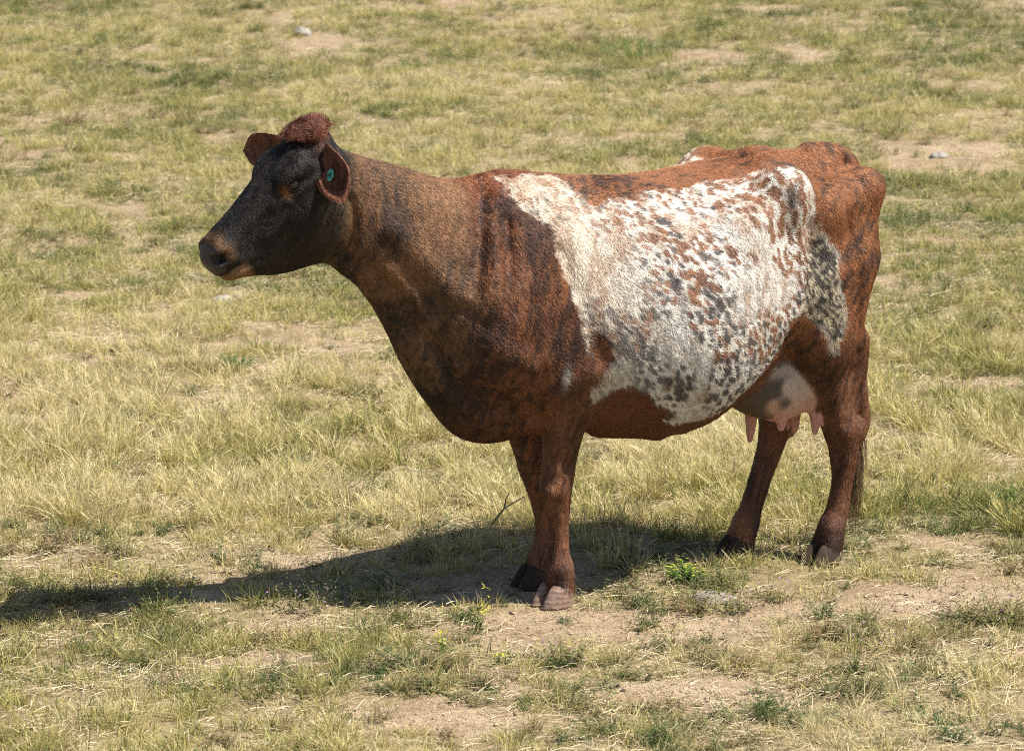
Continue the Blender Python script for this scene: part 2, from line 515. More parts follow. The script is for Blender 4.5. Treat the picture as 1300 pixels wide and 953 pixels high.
def relax(p, it, w=None):
    for _ in range(it):
        avg = np.stack([(np.bincount(QE[:, 0], p[QE[:, 1], i], len(p)) + np.bincount(QE[:, 1], p[QE[:, 0], i], len(p))) / DEG for i in range(3)], 1)
        p = p + (avg - p) * (0.5 if w is None else 0.5 * w[:, None])
    return p


def normals(p, q):
    fn = np.cross(p[q[:, 2]] - p[q[:, 0]], p[q[:, 3]] - p[q[:, 1]])
    n = np.zeros_like(p)
    for j in range(4):
        for i in range(3):
            n[:, i] += np.bincount(q[:, j], fn[:, i], len(p))
    return n / (np.linalg.norm(n, axis=1, keepdims=True) + 1e-12)


def stroke(poly, width, amt, both=True):
    """push the skin along its normal near a line: + raises a fold, muscle or bone, - cuts a crease"""
    global pts
    for sg in ((1, -1) if both else (1,)):
        L = np.array(poly, float) * np.array([1, sg, 1])
        sel = np.where(np.all((pts > L.min(0) - 3 * width) & (pts < L.max(0) + 3 * width), axis=1))[0]
        P = pts[sel]
        best = np.full(len(P), 9.0)
        if len(L) == 1: best = np.linalg.norm(P - L[0], axis=1)
        for A, B in zip(L[:-1], L[1:]):
            t = np.clip((P - A) @ (B - A) / ((B - A) @ (B - A)), 0, 1)
            best = np.minimum(best, np.linalg.norm(P - A - t[:, None] * (B - A), axis=1))
        pts[sel] += NRM[sel] * (amt * np.exp(-(best / width) ** 2))[:, None] * 1.15


pts = relax(pts, 7)
NRM = normals(pts, quads)
# neck and shoulder
stroke([(0.74, .06, 1.28), (0.771, .103, 1.227), (0.811, .165, 1.11), (0.845, .195, 1.02)], .028, -.014)
stroke([(0.700, .13, 1.20), (0.724, .189, 1.097), (0.746, .225, 1.007), (0.74, .23, .95)], .020, -.012)
stroke([(0.755, .14, 1.18), (0.775, .195, 1.07), (0.80, .215, .99)], .020, .010)
stroke([(1.069, .116, 1.204), (0.975, .134, 1.104), (0.890, .18, 1.0)], .040, .014)
stroke([(0.88, .18, .97), (0.80, .21, .90), (0.72, .23, .86)], .025, -.012)
stroke([(0.80, .2, .86), (0.72, .23, .80), (0.66, .24, .77)], .030, .010)
stroke([(0.66, .07, 1.27), (0.61, .13, 1.21), (0.56, .20, 1.10), (0.53, .235, .98)], .020, -.007)
stroke([(0.54, .20, 1.10), (0.49, .255, .90), (0.455, .275, .78)], .030, -.010)
stroke([(0.64, .246, .77), (0.625, .206, .678), (0.592, .139, .582)], .014, -.010)
stroke([(0.72, .107, .57), (0.647, .121, .575), (0.60, .145, .585)], .014, -.013)
stroke([(0.475, .262, .735)], .034, .006)
stroke([(0.55, .24, .76), (0.545, .20, .62), (0.54, .165, .52)], .014, .005)
stroke([(1.16, .09, 1.10), (1.02, .10, .96), (0.90, .10, .80), (0.83, .09, .68)], .026, -.017)
stroke([(0.95, .09, .80), (0.86, .10, .68), (0.77, .10, .60)], .026, .015)
stroke([(1.08, .11, 1.08), (0.98, .12, .95), (0.92, .135, .84), (0.84, .15, .74)], .022, .009)
stroke([(0.80, .17, .80), (0.74, .15, .68), (0.66, .14, .61)], .018, -.011)
for a in np.linspace(0, 1, 7):                            # wrinkles where the neck folds
    x = 0.80 + a * .32
    stroke([(x, .05, 1.30 + a * .06), (x + .045, .12, 1.22 + a * .05), (x + .07, .14, 1.12 + a * .05)], .007, -.0035 + .0025 * math.sin(a * 40))
# barrel
for x in (0.40, 0.325, 0.25, 0.175, 0.10):
    stroke([(x, .24, 1.16), (x - .04, .33, 1.02), (x - .07, .36, .88), (x - .07, .36, .78)], .018, .0038)
stroke([(0.25, .125, 1.243), (0.05, .145, 1.245), (-.15, .17, 1.255)], .022, .007)
stroke([(-.06, .21, 1.215), (-.14, .235, 1.205), (-.185, .235, 1.17)], .040, -.005)
stroke([(0.43, .26, .60), (0.30, .28, .57), (0.15, .27, .545)], .014, .005)
stroke([(0.42, .03, .515), (0.30, .06, .505)], .03, .006)
# hind quarter
stroke([(-.47, .20, 1.12), (-.50, .21, .98), (-.52, .20, .80), (-.53, .17, .68)], .018, -.010)
stroke([(-.36, .19, 1.12), (-.40, .215, .98), (-.40, .22, .85)], .035, .006)
stroke([(-.28, .10, 1.285), (-.42, .12, 1.255), (-.55, .075, 1.255)], .030, -.010)
stroke([(-.575, .045, 1.25), (-.60, .05, 1.20), (-.61, .05, 1.12)], .016, -.012)
stroke([(-.44, .185, .72), (-.475, .165, .60), (-.50, .15, .50)], .016, -.006)
stroke([(-.555, .145, .47), (-.575, .13, .55)], .012, -.007)
# joints
stroke([(0.552, .148, .358)], .018, .011, False)
stroke([(0.525, .165, .40), (0.515, .163, .44)], .012, -.005, False)
stroke([(0.53, .165, .322), (0.56, .14, .318)], .010, -.006, False)
stroke([(0.49, .17, .60), (0.50, .165, .50), (0.505, .16, .42)], .012, -.006, False)
stroke([(0.545, .17, .62), (0.54, .16, .52), (0.535, .155, .43)], .014, .005, False)
stroke([(0.505, .16, .105)], .02, .005, False)
stroke([(0.505, .152, .29), (0.495, .146, .19)], .008, -.004, False)
stroke([(-.545, .145, .30), (-.53, .135, .19)], .008, -.004, False)
stroke([(-.50, .15, .43)], .02, .006, False)
# head
stroke([(1.20, .105, 1.30), (1.190, .108, 1.25), (1.189, .106, 1.213), (1.193, .088, 1.152), (1.212, .066, 1.120)], .016, -.018)
stroke([(1.255, .105, 1.30), (1.235, .105, 1.24), (1.24, .095, 1.18)], .030, .009)
stroke([hp(.453, -.080, .030), hp(.430, -.092, .050), hp(.385, -.112, .060), hp(.35, -.125, .062)], .007, -.009)
stroke([hp(.40, -.085, .060), hp(.37, -.10, .064)], .018, .005)
stroke([hp(.190, -.045, .095), hp(.22, -.065, .085), hp(.29, -.085, .068)], .013, .006)
stroke([hp(.185, -.030, .10), hp(.05, -.045, .10)], .013, .006)
stroke([hp(.165, .014, .10), hp(.145, .019, .105), (hp(.12, .014, .105))], .012, .003)
stroke([hp(.168, -.022, .10), hp(.145, -.028, .10), (hp(.12, -.022, .10))], .007, .004)
stroke([hp(.26, -.03, .08), hp(.34, -.04, .065)], .018, -.004)
stroke([hp(.06, .03, .085), hp(.03, -.01, .095)], .018, -.008)
stroke([hp(.10, .065, .0), hp(.18, .052, .0)], .03, -.005)
pts = relax(pts, 2)
NRM = normals(pts, quads)
pts += NRM * ((fbm(pts, 14, 3, 2) - 0.5) * 0.007 * (pts[:, 2] > 0.1))[:, None]


def ear(base, tip, cup, width, point=.45, n=16, m=9):
    """a cupped leaf shape; returns vertices and quads (closed)"""
    base, tip, cup = Vector(base), Vector(tip), Vector(cup)
    ax = tip - base
    L = ax.length
    ax.normalize()
    side = ax.cross(cup).normalized()
    cup = side.cross(ax).normalized()
    V, F = [], []
    vs = np.linspace(-1, 1, m)
    for i in range(n + 1):
        u = i / n
        w = width * (0.34 + 0.66 * math.sin(math.pi * min(1, u * 0.62 + .05)) ** 1.2) * (1 - max(0, (u - point) / (1 - point)) ** 2.2 * .97)
        c = base + ax * (L * u) - cup * (0.018 * math.sin(u * 2.6))
        curl = 0.75 - 0.35 * u
        for sgn, seq in ((1, vs), (-1, vs[::-1][1:-1])):
            for v in seq:
                th = 0.0042 * math.sqrt(max(0, 1 - v * v)) + .0008
                V.append(c + side * (w * v) + cup * (curl * w * (v * v - .45)) + cup * (sgn * th))
    r = 2 * m - 2
    for i in range(n):
        for j in range(r):
            F.append((i * r + j, i * r + (j + 1) % r, (i + 1) * r + (j + 1) % r, (i + 1) * r + j))
    V, F = np.array([tuple(v) for v in V]), np.array(F)
    q = [V[F[:, i]] - V.mean(0) for i in range(4)]
    vol = (np.einsum('ij,ij->i', q[0], np.cross(q[1], q[2])) + np.einsum('ij,ij->i', q[0], np.cross(q[2], q[3]))).sum()
    return V, (F if vol > 0 else F[:, ::-1])


EARS = [((1.282, .074, 1.450), (1.290, .205, 1.318), (0.80, .30, .35), .062, .45), ((1.290, -.080, 1.432), (1.362, -.285, 1.400), (0.9, .25, .05), .050, .74)]
body_n = len(pts)
av, af = [pts], [quads]
off = len(pts)
for e in EARS:
    v, f = ear(*e)
    av.append(v); af.append(f + off); off += len(v)
pts = np.concatenate(av)
quads = np.concatenate(af)
NRM = normals(pts, quads)
# keep all normals pointing outwards on the ears
is_ear = np.arange(len(pts)) >= body_n

# ---- coat
WHITE = [(0.697, .016, 1.317), (0.639, .051, 1.303), (0.514, .014, 1.304), (0.465, .02, 1.295), (0.44, .07, 1.265), (0.404, .121, 1.226), (0.356, .136, 1.22), (0.206, .127, 1.236), (0.067, .137, 1.24), (-.007, .132, 1.251), (-.165, .156, 1.255), (-.187, .215, 1.279), (-.222, .225, 1.285), (-.262, .24, 1.275), (-.325, .225, 1.21), (-.345, .215, 1.123), (-.36, .21, 1.067), (-.432, .215, 1.021), (-.422, .233, .919), (-.453, .228, .819), (-.425, .225, .704), (-.404, .218, .683), (-.373, .228, .752), (-.345, .229, .797), (-.284, .246, .848), (-.225, .26, .82), (-.195, .235, .73), (-.10, .25, .64), (0.03, .25, .57), (0.12, .25, .55), (0.208, .233, .55), (0.237, .279, .601), (0.30, .285, .66), (0.371, .285, .689), (0.44, .25, .655), (0.479, .232, .633), (0.468, .268, .721), (0.444, .276, .744), (0.419, .29, .787), (0.426, .291, .84), (0.487, .27, .871), (0.495, .269, .791), (0.514, .265, .844), (0.532, .249, .939), (0.551, .226, 1.032), (0.567, .211, 1.086), (0.575, .175, 1.171), (0.609, .149, 1.203), (0.653, .117, 1.238), (0.674, .075, 1.281)]
THIGH = [(-.315, .215, 1.08), (-.432, .215, 1.021), (-.422, .233, .919), (-.453, .228, .819), (-.425, .225, .704), (-.404, .218, .683), (-.373, .228, .752), (-.345, .229, .797), (-.284, .246, .848), (-.27, .235, .90), (-.30, .21, 1.0)]


def unroll(p):
    return np.stack([p[:, 0], 0.33 * np.arctan2(p[:, 2] - 0.85, np.abs(p[:, 1]))], 1)


def inside(uv, poly):
    """signed distance-like value: > 0 inside"""
    Q = unroll(np.array(poly))
    ins = np.zeros(len(uv), bool)
    d = np.full(len(uv), 9.0)
    for A, B in zip(Q, np.roll(Q, -1, 0)):
        c = (A[1] > uv[:, 1]) != (B[1] > uv[:, 1])
        with np.errstate(divide='ignore', invalid='ignore'):
            ins ^= c & (uv[:, 0] < (B[0] - A[0]) * (uv[:, 1] - A[1]) / (B[1] - A[1] + 1e-12) + A[0])
        e = B - A
        t = np.clip(((uv - A) @ e) / (e @ e + 1e-12), 0, 1)
        d = np.minimum(d, np.linalg.norm(uv - A - t[:, None] * e, axis=1))
    return np.where(ins, d, -d)


def mix(a, b, t):
    t = np.asarray(t)[:, None]
    return np.asarray(a) * (1 - t) + np.asarray(b) * t


_r = np.random.default_rng(11)
_gu, _gv = np.meshgrid(np.arange(-.34, .66, .0215), np.arange(-.30, .50, .0200))
_gu = _gu + (np.arange(_gu.shape[0]) % 2)[:, None] * .0107
SPOT_UV = np.stack([_gu.ravel(), _gv.ravel()], 1)
SPOT_UV = (SPOT_UV + _r.uniform(-.0085, .0085, SPOT_UV.shape))[_r.random(len(SPOT_UV)) < .90]
NS = len(SPOT_UV)
SPOT_R = _r.uniform(.0042, .0108, NS) * (1 + (_r.random(NS) < .08) * .5)
SPOT_C = _r.random(NS)


def coat(p, ear_mask, rnd=0.0):
    x, y, z = p.T
    uv = unroll(p)
    jit = np.stack([vnoise(p, 60, 1) - .5, vnoise(p, 60, 2) - .5], 1) * .022 + np.stack([vnoise(p, 22, 3) - .5, vnoise(p, 22, 4) - .5], 1) * .022
    st = np.stack([(x + z * .28) * 1.0, y * .6, z * .22 - x * .06], 1)      # streaks run down and a little back
    br = fbm(st, 46, 4, 5) * .5 + fbm(st * [2.6, 1.6, 1.1], 75, 2, 6) * .5 + rnd
    br2 = fbm(st * [2.1, 1, 1], 95, 2, 9) + rnd
    big = fbm(p, 5, 2, 12)
    s_h = (x - HO[0]) * HA[0] + (z - HO[2]) * HA[1]
    t_h = (x - HO[0]) * HN[0] + (z - HO[2]) * HN[1]
    # body brown by region
    red, dark = np.array([.285, .118, .050]), np.array([.060, .036, .028])
    lo = fbm(np.stack([x * .78 + z * .62, y * .5, z * .16 - x * .14], 1), 72, 3, 15) + rnd * .8
    k = smooth(.37, .50, lo * .72 + big * .30 - .01)
    rump = mix(dark, red, np.clip(k + .25 * smooth(.3, .6, br2), 0, 1))
    k = smooth(.44, .62, br * .72 + big * .30 + .0)
    shoulder = mix(np.array([.055, .026, .017]), np.array([.235, .092, .039]), k)
    k = smooth(.38, .62, br * .40 + br2 * .22 + big * .38)
    neck = mix(np.array([.040, .026, .019]), np.array([.250, .128, .060]), k)
    c = mix(rump, shoulder, smooth(.40, .50, x + (big - .5) * .1))
    top = smooth(1.24, 1.29, z) * smooth(.85, .70, x)
    c = mix(c, mix(dark, np.array([.24, .075, .028]), smooth(.3, .5, br)), top * smooth(.40, .5, x) * .8)
    c = mix(c, neck, smooth(.76, .90, x + (big - .5) * .12))
    # dark line along the brisket and throat, legs
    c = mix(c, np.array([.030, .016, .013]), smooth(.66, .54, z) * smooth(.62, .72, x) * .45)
    k = smooth(.34, .60, br * .6 + big * .42)
    leg = mix(np.array([.060, .026, .016]), np.array([.205, .088, .042]), k)
    lm = smooth(.80, .60, z) * np.maximum(smooth(.62, .55, x) * smooth(.34, .42, x) * smooth(.06, .10, np.abs(y)), smooth(-.27, -.33, x))
    hind = x < 0
    leg = np.where(hind[:, None], leg * .82, leg)
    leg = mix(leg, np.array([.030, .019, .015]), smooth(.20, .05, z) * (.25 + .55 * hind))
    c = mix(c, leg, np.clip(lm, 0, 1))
    # brown underside of the belly
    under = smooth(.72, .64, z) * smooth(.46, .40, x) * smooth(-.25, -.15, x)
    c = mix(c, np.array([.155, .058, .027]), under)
    # white, roan and spots
    w_d = inside(uv + jit, WHITE)
    wm = smooth(-.004, .004, w_d + rnd * .10)
    front = smooth(.22, .50, x)
    white = mix(np.array([.72, .68, .61]), np.array([.66, .57, .45]), front * .8)
    roan = fbm(st * [1, 1.6, 1.6], 30, 3, 21)
    fine = fbm(st * [1.6, 2, 2], 55, 2, 24)
    lowness = smooth(1.0, .75, z)
    white = mix(white, np.array([.42, .29, .19]), smooth(.52, .70, roan + .09 * smooth(1.02, 1.2, z) + .03 * front) * .60)
    midgrey = np.exp(-(((x - .12) / .20) ** 2 + ((z - .92) / .14) ** 2))
    white = mix(white, np.array([.15, .135, .135]), smooth(.48, .62, fine + .06 * midgrey - .02) * (.06 + .50 * midgrey))
    # spots
    hit = np.zeros(len(p))
    colr = np.zeros((len(p), 3))
    el = np.array([[.80, .60], [-.60, .80]])
    ids = np.where(w_d > -.01)[0]
    u2 = (uv + jit * .40)[ids]
    cell = {}
    B = .04
    key = np.floor(u2 / B).astype(int)
    order = np.lexsort((key[:, 1], key[:, 0]))
    ks = key[order]
    cut = np.flatnonzero(np.any(np.diff(ks, axis=0) != 0, axis=1)) + 1 if len(ks) else []
    for grp in np.split(order, cut):
        if len(grp) == 0: continue
        kx, ky = key[grp[0]]
        near = np.where((np.abs(SPOT_UV[:, 0] - (kx + .5) * B) < B * .5 + .035) & (np.abs(SPOT_UV[:, 1] - (ky + .5) * B) < B * .5 + .035))[0]
        if len(near) == 0: continue
        q = u2[grp][:, None, :] - SPOT_UV[near][None]
        # stretched backwards and downwards along the lie of the hair
        a = (q[..., 0] * -.62 + q[..., 1] * -.78) / 1.45
        b = q[..., 0] * .78 - q[..., 1] * .62
        r = np.sqrt(a * a + b * b) / SPOT_R[near]
        j = r.argmin(1)
        cell_h = smooth(1.04, .92, r[np.arange(len(grp)), j])
        hit[ids[grp]] = cell_h
        sid = near[j]
        pb = .25 + .55 * smooth(.0, .25, SPOT_UV[sid, 1]) + .35 * smooth(.1, -.2, SPOT_UV[sid, 0]) - .5 * smooth(-.02, -.2, SPOT_UV[sid, 1]) * (SPOT_UV[sid, 0] > -.05)
        brown = SPOT_C[sid] < pb
        colr[ids[grp]] = np.where(brown[:, None], np.array([.245, .110, .055]), np.array([.085, .070, .066])) * (.75 + .6 * (SPOT_C[sid] * 7 % 1))[:, None]
    dens = .93 - .75 * front * smooth(.45, .6, big) - .35 * front
    sparse = smooth(.33, .45, fbm(p, 9, 2, 31))
    white = mix(white, colr, hit * np.clip(dens, 0, 1) * (.25 + .75 * sparse))
    c = mix(c, white, wm)
    tm = smooth(-.02, .02, inside(uv + jit * 1.6, THIGH))
    mott = mix(np.array([.48, .41, .29]), np.array([.060, .050, .042]), smooth(.38, .56, fbm(p * [1, 1, .7], 105, 3, 41) + .10 * smooth(.80, 1.0, z) - .045))
    c = mix(c, mott, tm * wm)
    hookd = np.exp(-(((x + .205) / .028) ** 2 + ((z - 1.215) / .05) ** 2)) * (np.abs(y) > .15)
    c = mix(c, np.array([.055, .05, .052]), np.clip(hookd * 1.1 - .2 + (fine - .5) * 1.2, 0, .85) * (hookd > .2) * wm)
    # pale line behind the shoulder, white fleck on the arm
    c = mix(c, np.array([.68, .62, .52]), np.exp(-(((x - .563) / .010) ** 2 + ((z - .728) / .030) ** 2)) * (y > .15) * .9)
    # udder and teats
    ud = np.sqrt(((x + .33) / .185) ** 2 + ((y - .02) / .125) ** 2 + ((z - .58) / .15) ** 2)
    um = smooth(1.10, 1.0, ud) * smooth(.70, .64, z + (x + .3) * .2) * (np.abs(y - .02) < .135)
    uc = mix(np.array([.52, .42, .33]), np.array([.52, .30, .235]), smooth(.62, .50, z + (big - .5) * .1))
    ublack = smooth(.0, .05, (x + .30) + (vnoise(p, 18, 50) - .5) * .12) * smooth(.64, .60, z)
    uc = mix(uc, np.array([.055, .042, .034]), ublack * .9)
    teat = smooth(.485, .455, z) * um
    c = mix(c, uc, um)
    lowz = (z < .475) & (z > .33) & (x > -.475) & (x < -.28) & (np.abs(y) < .105) & ~((x < -.40) & (y < -.06))
    c = np.where((lowz & (um > .0))[:, None], np.array([.52, .265, .215]), c)
    tz = ((np.hypot(x + .297, y + .062) < .03) | (np.hypot(x + .312, y - .088) < .03) | (np.hypot(x + .447, y + .036) < .03) | (np.hypot(x + .432, y - .098) < .028)) & (z < .492) & (z > .36)
    c = np.where(tz[:, None], np.array([.54, .275, .225]), c)
    # head
    hm = smooth(1.17, 1.25, x + (z - 1.25) * .25)
    face = mix(np.array([.0075, .0062, .006]), np.array([.070, .038, .020]), smooth(.45, .65, br2 * .6 + br * .4) * (.25 + .75 * smooth(.10, -.03, s_h)))
    face = mix(face, np.array([.135, .092, .052]), smooth(1.33, 1.23, x - (z - 1.2) * .1) * smooth(1.38, 1.30, z) * smooth(.35, .6, br2) * .8)
    face = mix(face, np.array([.045, .028, .018]), smooth(-.10, -.20, t_h) * .6)
    face = mix(face, np.array([.115, .040, .022]), smooth(.05, .0, s_h) * smooth(.0, .03, t_h) * .8)
    mz = np.exp(-(((s_h - .418) / .018) ** 2)) * smooth(-.075, -.05, t_h) * (.5 + .5 * smooth(.35, .6, br2))
    face = mix(face, np.array([.23, .125, .06]), np.clip(mz, 0, 1) * .75)
    nose = smooth(.432, .448, s_h + t_h * .12) * smooth(-.088, -.078, t_h)
    face = mix(face, np.array([.060, .050, .047]), nose)
    hole = np.minimum(np.linalg.norm(p - np.array(hp(.446, -.037, .053)), axis=1), np.linalg.norm(p - np.array(hp(.446, -.037, -.053)), axis=1))
    face = mix(face, np.array([.010, .008, .008]), smooth(.022, .016, hole))
    chin = smooth(-.088, -.100, t_h) * smooth(.375, .40, s_h)
    face = mix(face, np.array([.30, .165, .085]), chin * .9)
    eyp = np.exp(-(((s_h - .178) / .016) ** 2 + ((t_h + .006) / .018) ** 2))
    face = mix(face, np.array([.26, .105, .035]), eyp * .85)
    c = mix(c, face, hm)
    c = np.where(ear_mask[:, None], mix(np.array([.11, .045, .026]), np.array([.25, .10, .055]), smooth(.35, .6, br)), c)
    return np.clip(c, .004, .8), dict(um=um, nose=nose * hm, hm=hm, wm=wm, teat=tz)


col, cm = coat(pts, is_ear)

_b, _t = Vector(EARS[0][0]), Vector(EARS[0][1])
_ax = (_t - _b).normalized()
_cup = (_ax.cross(Vector(EARS[0][2])).normalized()).cross(_ax).normalized()
TAG_P = _b.lerp(_t, .42) - _cup * .021 + _ax.cross(_cup) * .016
TAG_N = _cup
# skin material
mb = N('cow_coat')
ca = mb.attr('coat')
nz = mb.new('TexNoise', Scale=260.0, Detail=3.0)
tc = mb.new('TexCoord')
mp = mb.new('Mapping')
mp.inputs['Scale'].default_value = (1.0, 1.0, 0.25)
mb.link(tc.outputs['Object'], mp.inputs[0])
mb.link(mp.outputs[0], nz.inputs['Vector'])
mm = mb.new('MixRGB', blend_type='MULTIPLY')
mm.inputs[0].default_value = 0.7
mb.link(ca.outputs['Color'], mm.inputs[1])
mb.link(mb.ramp(nz.outputs['Fac'], [(.3, (.55, .55, .55)), (.7, (1.25, 1.25, 1.25))]), mm.inputs[2])
bp = mb.new('Bump', Strength=.5, Distance=.004)
mb.link(nz.outputs['Fac'], bp.inputs['Height'])
mb.set(Base_Color=mm.outputs[0], Roughness=.62, Normal=bp.outputs[0])
mb.b.inputs['Specular IOR Level'].default_value = .3

COW_YAW = math.radians(180 + 30)
cow = bpy.data.objects.new('cow', None)
cow.empty_display_size = .3
COL.objects.link(cow)
cow.location = (.523, .094, 0)
cow.rotation_euler = (0, 0, COW_YAW)
tag(cow, 'red-brown and white speckled cow standing on the dry grass', 'cow')
body = mesh_obj('body', pts, quads, mb.m, cow)
at = body.data.attributes.new('coat', 'FLOAT_COLOR', 'POINT')
at.data.foreach_set('color', np.concatenate([col, np.ones((len(col), 1))], 1).astype(np.float32).ravel())


def strands(name, P, rad, colr, mat, parent):
    """P (n,k,3) points of hairs -> one hair curves object"""
    n, k = P.shape[:2]
    hc = bpy.data.hair_curves.new(name)
    hc.add_curves([k] * n)
    hc.attributes['position'].data.foreach_set('vector', P.astype(np.float32).ravel()) if 'position' in hc.attributes else hc.position_data.foreach_set('vector', P.astype(np.float32).ravel())
    ra = hc.attributes.get('radius') or hc.attributes.new('radius', 'FLOAT', 'POINT')
    taper = np.linspace(1, .25, k)
    ra.data.foreach_set('value', (np.asarray(rad).reshape(-1, 1) * taper[None]).astype(np.float32).ravel())
    a = hc.attributes.new('haircol', 'FLOAT_COLOR', 'CURVE')
    a.data.foreach_set('color', np.concatenate([colr, np.ones((n, 1))], 1).astype(np.float32).ravel())
    hc.materials.append(mat)
    o = bpy.data.objects.new(name, hc)
    COL.objects.link(o)
    o.parent = parent
    return o


mh = N('cow_hair')
mh.set(Base_Color=mh.attr('haircol').outputs['Color'], Roughness=.46)
mh.b.inputs['Specular IOR Level'].default_value = .30

# ---- fur: hairs rooted all over the skin
tri = np.concatenate([quads[:, [0, 1, 2]], quads[:, [0, 2, 3]]])
A_, B_, C_ = pts[tri[:, 0]], pts[tri[:, 1]], pts[tri[:, 2]]
area = .5 * np.linalg.norm(np.cross(B_ - A_, C_ - A_), axis=1)
cen = (A_ + B_ + C_) / 3
wgt = area * (1 + 1.2 * (cen[:, 1] > -.05)) * (1 + .8 * (cen[:, 0] > 1.15))
NH = 420000
ti = rng.choice(len(tri), NH, p=wgt / wgt.sum())
r1, r2 = np.sqrt(rng.random(NH)), rng.random(NH)
w0, w1, w2 = 1 - r1, r1 * (1 - r2), r1 * r2
root = A_[ti] * w0[:, None] + B_[ti] * w1[:, None] + C_[ti] * w2[:, None]
nr = NRM[tri[ti, 0]] * w0[:, None] + NRM[tri[ti, 1]] * w1[:, None] + NRM[tri[ti, 2]] * w2[:, None]
nr /= np.linalg.norm(nr, axis=1, keepdims=True) + 1e-9
er = is_ear[tri[ti, 0]]
hcol, hmk = coat(root, er, rng.normal(0, .055, NH))
keep = (hmk['um'] < .5) & (hmk['nose'] < .5) & ~hmk['teat'] & (root[:, 2] > .036)
root, nr, er, hcol = root[keep], nr[keep], er[keep], hcol[keep]
hd, wmk = hmk['hm'][keep], hmk['wm'][keep]
n = len(root)
x, y, z = root.T
legm = smooth(.72, .55, z) * ((np.abs(x - .48) < .15) | (x < -.27))
flow = np.tile([-.74, 0, -.62], (n, 1))
flow = mix(flow, [-.55, 0, -.84], smooth(-.25, -.4, x))
flow = mix(flow, [-.12, 0, -1.0], legm)
flow = mix(flow, [-.62, 0, -.75], smooth(.6, .9, x))
flow = mix(flow, [-.45, 0, -.55], hd)
flow += (np.stack([vnoise(root, 7, 60 + i) for i in range(3)], 1) - .5) * .9
flow += (np.stack([vnoise(root, 28, 70 + i) for i in range(3)], 1) - .5) * .4
flow += rng.normal(0, .16, (n, 3))
flow -= nr * (flow * nr).sum(1, keepdims=True)
flow /= np.linalg.norm(flow, axis=1, keepdims=True) + 1e-9
length = .013 * (1 - .20 * wmk) * (1 - .45 * hd) * (1 - .3 * legm) * (1 + .5 * er) * rng.uniform(.7, 1.3, n)
length = np.where(np.isin(np.arange(n), np.where(root[:, 2] < .09)[0]), length * 1.5, length)
lift = rng.uniform(.10, .30, n)
P = np.stack([root - nr * .001,
              root + (flow * .5 + nr * lift[:, None] * .62) * length[:, None],
              root + (flow * 1.0 + nr * lift[:, None] * .75) * length[:, None]], 1)
hcol = hcol * rng.uniform(.72, 1.30, (n, 1))
coat_hair = strands('coat_hair', P, rng.uniform(.00035, .0006, n), np.clip(hcol, .003, .9), mh.m, cow)
tag(coat_hair, kind='stuff')

# ---- curly topknot on the poll
pc = np.array(hp(-.005, .055, 0))
cand = np.where((np.linalg.norm((pts - pc) * [1, .9, 1], axis=1) < .058) & ~is_ear & (NRM[:, 2] > .1))[0]
nt_ = 5200
ci = rng.choice(cand, nt_)
root = pts[ci] + rng.normal(0, .0025, (nt_, 3)) - NRM[ci] * .002
out = NRM[ci] * .9 + np.array([.1, 0, .35])
lockn = np.stack([vnoise(root, 55, 80 + i) for i in range(3)], 1) - .5
out = out + lockn * 2.0 + rng.normal(0, .10, (nt_, 3))
out /= np.linalg.norm(out, axis=1, keepdims=True)
side = np.cross(out, np.stack([vnoise(root, 50, 90 + i) for i in range(3)], 1) - .5)
side /= np.linalg.norm(side, axis=1, keepdims=True) + 1e-9
ll = rng.uniform(.026, .044, nt_)[:, None]
P = np.stack([root + out * ll * t + side * ll * .40 * math.sin(t * 3.8) + np.array([-.1, 0, -.30]) * ll * t * t for t in np.linspace(0, 1, 7)], 1)
topknot = strands('topknot', P, np.full(nt_, .0008), np.array([.165, .062, .036]) * rng.uniform(.6, 1.3, (nt_, 1)) * (.35 + 1.3 * vnoise(root, 70, 99))[:, None], mh.m, cow)

# ---- tail switch
ns = 420
root = np.stack([-.676 + rng.normal(0, .006, ns), -.030 + rng.normal(0, .006, ns), rng.uniform(.44, .62, ns)], 1)
sx, sy_ = rng.normal(0, .018, ns), rng.normal(0, .018, ns)
end = rng.uniform(.04, .30, ns) + .03 * (rng.random(ns) < .2)
ts = np.linspace(0, 1, 9)
lk = rng.integers(0, 5, ns)
P = np.stack([np.stack([root[:, 0] + sx * t + (.006 * np.sin(lk * 1.7 + t * 7)) + .010 * t * t, root[:, 1] + sy_ * t + .006 * np.cos(lk + t * 6), root[:, 2] + (end - root[:, 2]) * t], 1) for t in ts], 1)
sw = strands('tail_switch', P, np.full(ns, .0013), mix(np.array([.05, .03, .02]), np.array([.22, .13, .06]), rng.random(ns)), mh.m, cow)

# ---- eyes
me_ = N('cow_eye')
me_.set(Base_Color=(.008, .006, .006, 1), Roughness=.08)
me_.b.inputs['Specular IOR Level'].default_value = .6


def uv_sphere(r, sx=1, sy=1, sz=1, u=24, v=14):
    V, F = [], []
    for i in range(v + 1):
        a = math.pi * i / v
        for j in range(u):
            b = 2 * math.pi * j / u
            V.append((r * sx * math.sin(a) * math.cos(b), r * sy * math.sin(a) * math.sin(b), r * sz * math.cos(a)))
    for i in range(v):
        for j in range(u):
            F.append((i * u + j, i * u + (j + 1) % u, (i + 1) * u + (j + 1) % u, (i + 1) * u + j))
    return V, F


for s in (1, -1):
    V, F = uv_sphere(.0215, 1.1, .95, .88)
    e = mesh_obj('eye', V, [f[::-1] for f in F], me_.m, cow)
    e.location = hp(.147, -.006, .0865 * s)

